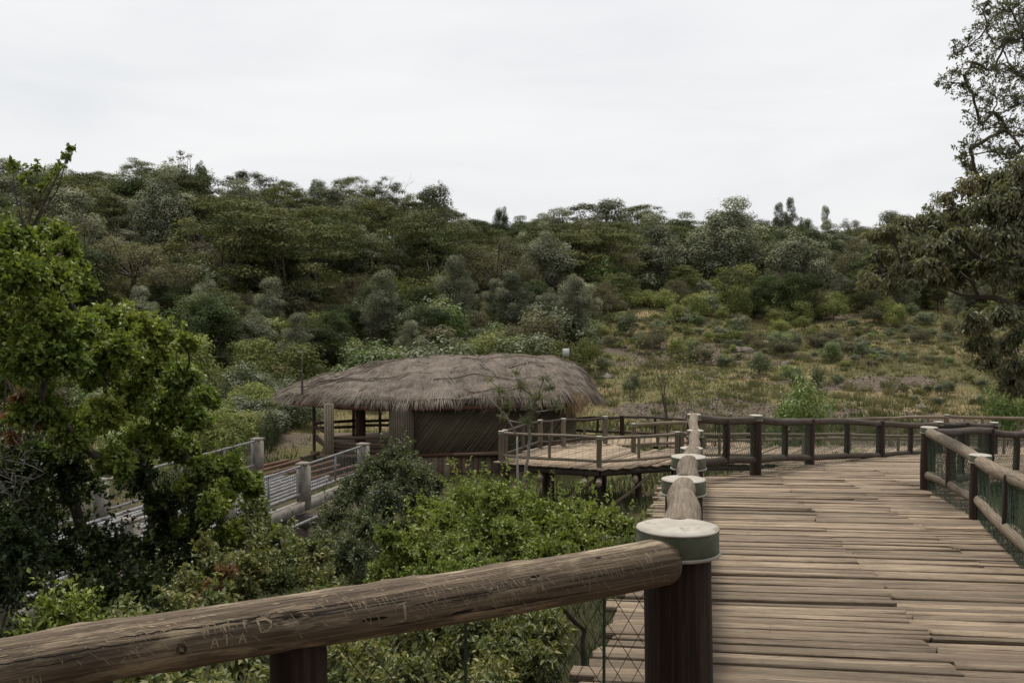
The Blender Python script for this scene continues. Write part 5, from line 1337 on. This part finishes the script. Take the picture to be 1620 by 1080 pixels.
HEROES = []
TREES = []      # (x, y, radius) of trees that stand, so that fillers keep their distance
def hero(key, label, px, top, D, wpx, group=None, name=None):
    """A tree by its column, the row of its top, its distance and the width of its crown in the photograph."""
    x = (px - 810) / FPX * D; z = gz(x, D); zt = at(px, top, D).z
    base_w = {'f': 7.6, 's': 5.0, 'd': 6.6, 'b': 6.8}[key[0]] if not key.startswith('sparse') else 3.2
    base_h = {'flat': 7.5, 'silv': 8.2, 'dark': 7.9, 'brow': 7.6, 'spar': 8.3}[key[:4]]
    if key == 'silver1': base_h = 9.2
    if key == 'silver2': base_h = 7.2
    if key == 'silver3': base_h = 8.6
    h = zt - z
    sx = wpx * D / FPX / base_w
    TREES.append((x, D, wpx * D / FPX / 2)); HEROES.append((px, D, wpx))
    nm = name or {'flat': 'flat_topped_tree', 'silv': 'silvery_tree', 'dark': 'dark_tree', 'brow': 'brownish_tree', 'spar': 'sparse_tree'}[key[:4]]
    return plant(key, nm, label, 'tree', (x, D, z), sx, max(0.25, h / base_h), px * 0.7, group)

hero('flat0', 'flat-topped tree alone on the skyline at the upper left', 215, 250, 160, 84)
hero('dark0', 'tall dark tree under the sparse skyline crown at upper left', 290, 258, 150, 120)
hero('sparse0', 'sparse small crown poking above the tall dark tree on the skyline', 290, 226, 158, 56)
hero('silver2', 'small round-headed tree just right of the sparse skyline crown', 322, 246, 160, 34)
hero('flat1', 'flat skyline tree right of the tall dark tree', 395, 272, 158, 100)
hero('flat2', 'low flat tree at the notch of the left skyline', 455, 286, 155, 80)
hero('dark1', 'small dark round tree beside the open flat crowns on the skyline', 505, 274, 156, 44)
hero('flat3', 'open flat crown with sky showing through, left of a pair', 555, 278, 158, 84)
hero('flat0', 'open flat crown right of a pair on the skyline', 612, 281, 158, 70)
hero('flat1', 'flat-topped tree sloping down from the open pair of crowns', 660, 306, 158, 86)
hero('sparse1', 'thin upright sparse tree alone on the middle skyline', 700, 279, 170, 26)
hero('dark2', 'small dark round tree on the skyline dip at the middle', 792, 320, 178, 30)
hero('flat2', 'wide flat-topped tree starting the right-hand skyline', 930, 322, 175, 96)
hero('flat3', 'broad dark flat-topped tree beside the wide flat one', 1012, 323, 165, 96)
hero('dark0', 'dark green dome-shaped tree below the broad flat-topped one', 1045, 352, 130, 108)
hero('silver3', 'largest silvery-green tree, tall and broad, right of the dark dome', 1152, 322, 122, 130)
hero('silver0', 'pale silvery crown rising at the top of the largest silvery tree', 1155, 309, 150, 84)
hero('dark1', 'dark round tree on the skyline left of the twin crowns', 1205, 340, 190, 44)
hero('silver1', 'left one of twin narrow crowns on the right skyline', 1228, 328, 195, 26)
hero('silver1', 'right one of twin narrow crowns on the right skyline', 1248, 320, 195, 26)
hero('dark2', 'small dark crown right of the twin narrow crowns', 1272, 338, 195, 32)
hero('silver1', 'single narrow crown standing on the right skyline', 1305, 333, 200, 22)
hero('brown0', 'brownish thin-leaved tree on the far right skyline', 1345, 334, 205, 62)
hero('dark1', 'broad very dark tree right of the largest silvery tree', 1268, 385, 135, 136)
hero('silver1', 'slim silvery tree at the right edge of the very dark tree', 1330, 385, 140, 40)
hero('silver3', 'slim silvery tree just left of the drooping leaf bunches', 1366, 382, 145, 44)
hero('silver1', 'tall column-like silvery tree on the left hillside', 382, 326, 118, 76)
hero('silver0', 'grey-leaved tree behind the lime-green tree', 190, 345, 108, 100)
hero('silver2', 'small grey-leaved tree below the taller grey-leaved one', 235, 432, 98, 84)
hero('dark2', 'dark green tree with a short visible trunk on the left slope', 305, 398, 104, 120)
hero('silver0', 'broad silvery tree in the middle of the left hillside', 540, 330, 122, 120)
hero('silver3', 'silvery tree right of the column-like silvery tree', 460, 345, 124, 90)
hero('brown1', 'grey-brown domed tree with a leaning dark trunk above the hut', 585, 428, 100, 122)
hero('brown2', 'wide brown tree with several dark trunks in the middle wood', 690, 330, 136, 150)
hero('silver1', 'slim whitish tree above the middle of the hut', 738, 420, 106, 62)
hero('silver2', 'small whitish tree right of the slim whitish one', 797, 428, 112, 44)
hero('brown0', 'small grey tree in front of the largest silvery tree', 1070, 430, 104, 48)
hero('flat2', 'widest olive layered tree on the left hillside', 245, 318, 138, 190)
hero('flat0', 'layered olive tree above the slim whitish trees', 600, 392, 124, 110)
hero('flat1', 'layered dark tree left of the dark dome', 955, 352, 140, 110)
hero('flat3', 'layered tree on the hillside below the skyline dip', 860, 372, 150, 110)
hero('sparse2', 'dead-looking sparse tree beside the drooping leaf bunches', 1480, 296, 190, 60)
hero('flat3', 'flat crowns at the far left skyline behind the lime shoot', 20, 262, 150, 110)
hero('brown2', 'thin brown skyline tree right of the lime shoot', 112, 255, 150, 70)
hero('dark2', 'round dark green tree in the middle of the wood', 810, 385, 140, 90)

# dead stick tree on the skyline
bare_sapling('thin dead bare tree sticking up from the middle skyline', base_at(611, 157), [(at(611, 258, 157), 0.12)], 91, name='dead_tree', bark='pale_bark')

# the rest of the wood: trees packed so close that they read alike, kind by kind
rf = random.Random(77)
FILL = {'flat': ('flat_topped_tree', 'olive layered tree among the packed trees of the hillside wood', 'layered trees of the wood'),
        'silver': ('silvery_tree', 'small silvery tree among the packed trees of the hillside wood', 'silvery trees of the wood'),
        'dark': ('dark_tree', 'dark rounded tree among the packed trees of the hillside wood', 'dark trees of the wood'),
        'brown': ('brownish_tree', 'thin brownish tree among the packed trees of the hillside wood', 'brownish trees of the wood')}
def zone(px):
    for lim_, s_ in ((200, 'behind the lime-green tree'), (440, 'left of the hut roof'), (680, 'above the left half of the hut'), (940, 'above the right half of the hut'), (1190, 'above the bare saplings'), (1400, 'above the far railing')):
        if px < lim_: return s_
    return 'behind the drooping tree'
nfill = 0; tries = 0
while nfill < 300 and tries < 20000:
    tries += 1
    px = rf.uniform(-60, 1680); t = rf.random() ** 0.8
    d0 = np.interp(px, [0, 300, 700, 950, 1100, 1400, 1620], [76, 82, 92, 106, 116, 118, 120]); d1 = np.interp(px, [0, 500, 800, 1100, 1400, 1620], [168, 165, 190, 200, 225, 230])
    D = d0 + (d1 - d0) * t; x = (px - 810) / FPX * D
    if any(abs(px - a) < 0.55 * w_ + 12 and -5 < b - D < 13 for a, b, w_ in HEROES): continue
    if any((x - a) ** 2 + (D - b) ** 2 < (3.0 + 0.42 * r) ** 2 for a, b, r in TREES): continue
    kind = rf.choices(['flat', 'silver', 'dark', 'brown'], [0.3, 0.26, 0.28, 0.16] if px < 1100 else [0.14, 0.3, 0.38, 0.18])[0]
    h = rf.uniform(0.85, 1.3); z = gz(x, D)
    lim = np.interp(px, [-60, 120, 180, 250, 330, 420, 480, 620, 680, 800, 880, 1060, 1120, 1200, 1400, 1620], [262, 258, 255, 255, 262, 280, 292, 292, 312, 342, 335, 335, 345, 345, 352, 348]) + rf.choice((4, 9, 14, 20))
    zt = at(px, lim, D).z
    if z + 8 * h > zt: h = (zt - z) / 8.0
    if h < 0.3: continue
    nm, lb, gr = FILL[kind]; hi_ = 'high in the wood ' if t > 0.5 else 'low in the wood '
    lb = lb.split(' among')[0] + ' packed ' + hi_ + zone(px); gr = gr.split(' of the')[0] + ' ' + hi_ + zone(px)
    key = kind + str(rf.randrange(4 if kind in ('flat', 'silver') else 3))
    plant(key, nm, lb, 'tree', (x, D, z), rf.uniform(0.95, 1.25) * max(0.6, min(1.2, h + 0.25)), h, rf.uniform(0, 6.28), gr)
    TREES.append((x, D, 3.0)); nfill += 1
nlow = 0; tries = 0
while nlow < 75 and tries < 5000:      # smaller trees standing in front, down towards the hut
    tries += 1
    px = rf.uniform(120, 1640)
    d0 = np.interp(px, [120, 450, 900, 960, 1640], [62, 64, 70, 98, 100]); d1 = np.interp(px, [120, 900, 1000, 1640], [90, 98, 116, 120])
    D = rf.uniform(d0, d1); x = (px - 810) / FPX * D
    if any(abs(px - a) < 0.4 * w_ and -3 < b - D < 9 for a, b, w_ in HEROES) or any((x - a) ** 2 + (D - b) ** 2 < (1.6 + 0.35 * r) ** 2 for a, b, r in TREES): continue
    kind = rf.choices(['flat', 'silver', 'dark', 'brown'], [0.16, 0.32, 0.3, 0.22])[0]
    h = rf.uniform(0.38, 0.72); nm, lb, gr = FILL[kind]; TREES.append((x, D, 1.8)); nlow += 1
    plant(kind + str(rf.randrange(3)), nm, 'short ' + lb.split(' among')[0].replace('small ', '') + ' in the scrub ' + zone(px), 'tree', (x, D, gz(x, D) - 0.4), h * rf.uniform(0.9, 1.15), h, rf.uniform(0, 6.28), 'short trees in the scrub ' + zone(px))
print('filler trees', nfill, nlow)

# ------------------------------------------------------------------ shrubs on the slope
SH = []
def shrub(key, label, px, py_base, D, wpx, hpx, group=None, name='slope_shrub'):
    x = (px - 810) / FPX * D; z = gz(x, D); sx = wpx * D / FPX / 2.9; sz = hpx * D / FPX / 1.9
    SH.append((x, D, wpx * D / FPX / 2))
    return plant(key, name, label, 'shrub', (x, D, z), sx, sz, px * 1.3, group, False)
shrub('fresh0', 'brightest green shrub right behind the far railing', 1262, 650, 42, 128, 172, name='bright_shrub')
shrub('fresh1', 'leafy green shrub behind the net of the far railing', 1350, 700, 29, 120, 140, name='bright_shrub')
shrub('fresh2', 'green shrub at the right frame edge behind the railings', 1600, 650, 44, 90, 138, name='bright_shrub')
shrub('darkshrub0', 'dark grey-green shrub standing alone left of the hut roof', 425, 700, 46, 44, 100)
shrub('darkshrub1', 'dark round shrub alone on the stony slope right of the hut', 1002, 600, 62, 36, 34)
shrub('darkshrub2', 'dark upright shrub in the middle of the grassy slope', 1296, 595, 62, 26, 46)
shrub('darkshrub3', 'grey shrub left of the upright one on the grassy slope', 1262, 598, 62, 32, 38)
shrub('darkshrub0', 'small dark shrub right of the upright one on the slope', 1328, 590, 64, 30, 26)
shrub('shrub1', 'large green shrub at the near edge of the wood above the stony slope', 1170, 530, 100, 62, 64)
shrub('darkshrub3', 'dark shrub by the meter box at the top of the bare slope', 990, 545, 84, 44, 62)
ns = 0; tries = 0
for q in range(400):          # scrub between the bridge, the hut and the hillside
    px = rf.uniform(180, 470); D = rf.uniform(38, 60); x = (px - 810) / FPX * D
    if (x > -11.8 and D < 53) or any((x - a) ** 2 + (D - b) ** 2 < 1.1 ** 2 for a, b, r in SH) or len(SH) > 62: continue
    rad = rf.uniform(0.6, 1.7); SH.append((x, D, rad))
    plant(rf.choice(('shrub', 'shrub', 'fresh', 'darkshrub')) + str(rf.randrange(4)), 'scrub_bush', ('tall' if rad > 1.2 else 'small') + ' green scrub bush between the ' + ('bridge and hut roof tip' if px > 340 else 'bridge and lime-green tree') + (', farther back' if D > 49 else ', nearer'), 'shrub', (x, D, gz(x, D)), rad / 1.3, rad / 1.4 * rf.uniform(0.7, 1.3), rf.uniform(0, 6.28), 'scrub bushes beyond the bridge', False)
nb_ = 0
while ns < 590 and tries < 60000:
    tries += 1
    px = rf.uniform(-40, 1680) if ns < 330 else rf.uniform(930, 1660)
    d0 = np.interp(px, [0, 440, 560, 900, 1000, 1400, 1620], [50, 49, 55, 60, 74, 60, 52]); d1 = np.interp(px, [0, 300, 700, 950, 1100, 1620], [90, 98, 112, 122, 126, 134])
    t = rf.random(); D = d0 + (d1 - d0) * t ** 0.85; x = (px - 810) / FPX * D
    if -11.5 < x < 5 and D < 53: continue
    bare = (px > 930 and D < 96)
    if ns >= 330 and not bare: continue
    if bare and ns < 330: continue
    if bare and (math.sin(x * 0.31 + 1) * math.sin(D * 0.23 + x * 0.1) + rf.uniform(-0.9, 0.9)) < 0.0: continue
    rad = (rf.choice((rf.uniform(0.2, 0.5), rf.uniform(0.4, 1.3))) if bare else rf.choice((rf.uniform(0.8, 1.8), rf.uniform(1.4, 3.1))))
    if any((x - a) ** 2 + (D - b) ** 2 < (0.42 * (rad + r)) ** 2 for a, b, r in SH): continue
    key = rf.choices(['shrub', 'fresh', 'darkshrub', 'dryshrub'], [0.5, 0.12, 0.24, 0.14] if not bare else [0.3, 0.06, 0.34, 0.3])[0] + str(rf.randrange(4))
    if bare: lb, gr = ('tiny' if rad < 0.5 else 'small') + ' low shrub on the open grassy slope ' + ('near the walkway' if D < 70 else 'below the wood') + (' beside the bare saplings' if px < 1190 else (' right of the bright shrub' if px < 1420 else ' under the drooping tree')), 'small shrubs on the open slope'
    elif px < 600: lb, gr = 'rounded shrub massed on the slope left of the hut roof', 'shrubs massed left of the hut'
    else: lb, gr = 'rounded shrub massed along the foot of the far wood', 'shrubs along the foot of the wood'
    zn = zone(px); lb = lb[:1] + lb[1:]
    if not bare: lb = ('low ' if D < (d0 + d1) / 2 else 'higher ') + lb.split(' massed')[0] + ' massed ' + zn; gr = 'shrubs massed ' + zn
    plant(key, 'low_shrub' if bare else ('hillside_shrub' if px < 600 else 'wood_edge_shrub'), lb, 'shrub', (x, D, gz(x, D)), rad / 1.4, rad / 1.4 * rf.uniform(0.55, 1.3), rf.uniform(0, 6.28), gr, False)
    SH.append((x, D, rad)); ns += 1
print('shrubs', ns)

# unseen trees added behind and beside the camera to keep the open sky off the near side of things
for k, (x, y, sx_, sz_) in enumerate(((-6.0, -5.5, 1.6, 1.7), (1.5, -6.5, 1.75, 1.9), (9.0, -5.0, 1.6, 1.7), (-11.5, 1.0, 1.4, 1.6))):
    plant('dark%d' % (k % 3), 'dark_tree', ('unseen dark tree added behind the camera, left of the deck, to block sky', 'unseen dark tree added straight behind the camera to block sky', 'unseen dark tree added behind the camera, right of the deck, to block sky', 'unseen dark tree added left of the camera to block sky')[k], 'tree', (x, y, gz(x, y) - 0.2), sx_, sz_, k * 1.9)

# shaded thicket filling the gaps between the trunks of the wood
k_ = 0
for q in range(4000):
    if k_ >= 150: break
    px = rf.uniform(-60, 1680); t = rf.random()
    d0 = np.interp(px, [0, 300, 700, 950, 1100, 1400, 1620], [80, 86, 96, 110, 120, 122, 124]); d1 = np.interp(px, [0, 500, 800, 1100, 1400, 1620], [160, 158, 182, 192, 215, 220])
    D = d0 + (d1 - d0) * t; x = (px - 810) / FPX * D
    if any((x - a) ** 2 + (D - b) ** 2 < (1.5 + 1.2) ** 2 for a, b, r in SH): continue
    sc = rf.uniform(1.5, 2.6); SH.append((x, D, sc)); k_ += 1
    zn = zone(px); hi_ = 'high' if t > 0.5 else 'low'
    plant(rf.choice(('darkshrub', 'darkshrub', 'shrub', 'dryshrub')) + str(rf.randrange(4)), 'understorey_bush', 'tall bush between the trunks %s in the wood %s' % (hi_, zn), 'shrub', (x, D, gz(x, D)), sc * 1.1, sc, rf.uniform(0, 6.28), 'bushes %s in the wood %s' % (hi_, zn), False)

# rocks lying bare in the grass
def rock_mesh(seed):
    rs = np.random.RandomState(seed); nu_, nv_ = 14, 8
    a = np.linspace(0, 2 * np.pi, nu_, endpoint=False); b = np.linspace(-0.5, 1.57, nv_)
    A, B = np.meshgrid(a, b, indexing='ij'); ph = rs.uniform(0, 6.28, 6)
    R = 1 + 0.3 * np.sin(2 * A + ph[0]) + 0.16 * np.sin(3 * A + ph[1] + 2 * B) + 0.12 * np.sin(5 * A + ph[2]) * np.cos(3 * B) + rs.uniform(-0.16, 0.16, A.shape)
    V = np.stack([R * np.cos(A) * np.cos(B), R * np.sin(A) * np.cos(B), np.clip(R * np.sin(B), -0.5, 0.7 + 0.2 * np.sin(A * 2 + ph[3])) * rs.uniform(0.55, 1.25, A.shape)], -1).reshape(-1, 3)
    i = np.arange(nu_)[:, None] * nv_ + np.arange(nv_ - 1)[None]; k = (np.arange(nu_)[:, None] + 1) % nu_ * nv_ + np.arange(nv_ - 1)[None]
    return mesh_from('rock', V, [np.stack([i, k, k + 1, i + 1], -1).reshape(-1, 4)], M_['rock'])
RK = [rock_mesh(q) for q in range(5)]
def rock(px, D, w, label, q, group=None):
    x = (px - 810) / FPX * D; r = min(0.9, w * D / FPX / 4)
    o = obj('rock_outcrop', RK[q], None, Matrix.Translation((x, D, gz(x, D) - 0.05)) @ Matrix.Rotation(px, 4, 'Z') @ Matrix.Diagonal((r, r * 0.8, r * 0.42, 1)))
    tag(o, label, 'rock', group)
rock(1175, 78, 90, 'widest flat dark rock sheet in the middle of the grassy slope', 0)
rock(1235, 72, 60, 'flat rock sheet below right of the widest one', 1)
rock(1460, 58, 50, 'dark rock outcrop below the drooping tree near the railing', 2)
rock(1405, 56, 30, 'small dark rock left of the outcrop near the railing', 3)
rock(1120, 66, 50, 'stony outcrop behind the bare saplings', 4)
rock(960, 66, 60, 'stony outcrop just right of the hut roof', 1)
for q in range(60):
    px = rf.uniform(900, 1620); D = rf.uniform(50, 92)
    if float(soil_mask((px - 810) / FPX * D, D)) < 0.3: continue
    rock(px, D, rf.uniform(5, 24), 'small grey stone lying in the grass of the open slope', q % 5, 'small stones on the open slope')

# grass: countless blades on the open slope and the valley floor
rs = np.random.RandomState(500)
def grass(name, label, n, dens_fn, hmin, hmax, w, mat):
    px = rs.uniform(-60, 1680, n); D = dens_fn(n); x = (px - 810) / FPX * D
    cl = rs.normal(size=(n, 2)) * 0.0
    z = ground_z(x, D)
    keep = (soil_mask(x, D) + rs.normal(0, 0.18, n)) < 0.4
    keep &= ~((x > -9.5) & (x < 4.0) & (D > 42) & (D < 52))
    x, D, z = x[keep], D[keep], z[keep]; n = len(x)
    P = np.stack([x, D, z - 0.03], -1); A = rdir(rs, n) * 0.45 + np.array([0, 0, 1.0])
    h = rs.uniform(hmin, hmax, n)
    tint = np.clip(0.5 + 2.2 * (fbm(x * 0.13 + 20, D * 0.2) - 0.5) + rs.normal(0, 0.16, n), 0, 1); h = h * (0.6 + 1.2 * fbm(x * 0.4, D * 0.5 + 8))
    o = obj(name, leaf_mesh(name, P, A, rdir(rs, n), h, w * (D / 60), tint, M_[mat], wide=0.2))
    tag(o, label, 'grass', kind='stuff')
grass('grass', 'dry yellowish grass growing over the open slope', 150000, lambda n: 46 + 62 * rs.uniform(0, 1, n) ** 0.8, 0.06, 0.26, 0.055, 'dry_grass')
rs = np.random.RandomState(501)
grass('green_weeds', 'green weeds covering the valley floor near the walkways', 80000, lambda n: 8 + 46 * rs.uniform(0, 1, n) ** 0.7, 0.1, 0.4, 0.06, 'olive_leaf')
rs = np.random.RandomState(502); n = 60000
px = rs.uniform(880, 1680, n); D = 46 + 50 * rs.uniform(0, 1, n) ** 0.8; x = (px - 810) / FPX * D
kp = (soil_mask(x, D) + rs.normal(0, 0.25, n)) > 0.35; x, D = x[kp], D[kp]; n = len(x)
A_ = rdir(rs, n); A_[:, 2] *= 0.35; sz = rs.uniform(0.04, 0.17, n) * rs.uniform(0.4, 1, n)
tag(obj('gravel', leaf_mesh('gravel', np.stack([x, D, ground_z(x, D) + 0.04], -1), A_, rdir(rs, n) * 0.6 + np.array([0, 0, 1.0]), sz * 1.4, sz, rs.uniform(0, 1, n), M_['gravel'])), 'loose brown gravel and stone chips on the bare patches of the slope', 'gravel', kind='stuff')
n = 9000; px = rs.uniform(880, 1680, n); D = 46 + 50 * rs.uniform(0, 1, n) ** 0.8; x = (px - 810) / FPX * D
c = np.repeat(np.stack([x, D, ground_z(x, D)], -1)[:900], 45, 0); n = len(c); d_ = rdir(rs, n); d_[:, 2] = np.abs(d_[:, 2])
hh = np.repeat(rs.uniform(0.15, 0.55, 900), 45)
tag(obj('grass_tussocks', leaf_mesh('grass_tussocks', c + d_ * np.array([0.22, 0.22, 0.02]), d_ * 0.6 + np.array([0, 0, 0.8]), rdir(rs, n), hh * rs.uniform(0.6, 1.2, n), 0.05, np.clip(np.repeat(rs.uniform(0, 0.8, 900), 45) + rs.normal(0, 0.12, n), 0, 1), M_['dry_grass'], wide=0.2)), 'rough grass tussocks standing over the open slope', 'grass', kind='stuff')
print('objects', len(bpy.data.objects), 'tris', sum(len(m.loops) - 2 * len(m.polygons) for m in bpy.data.meshes))
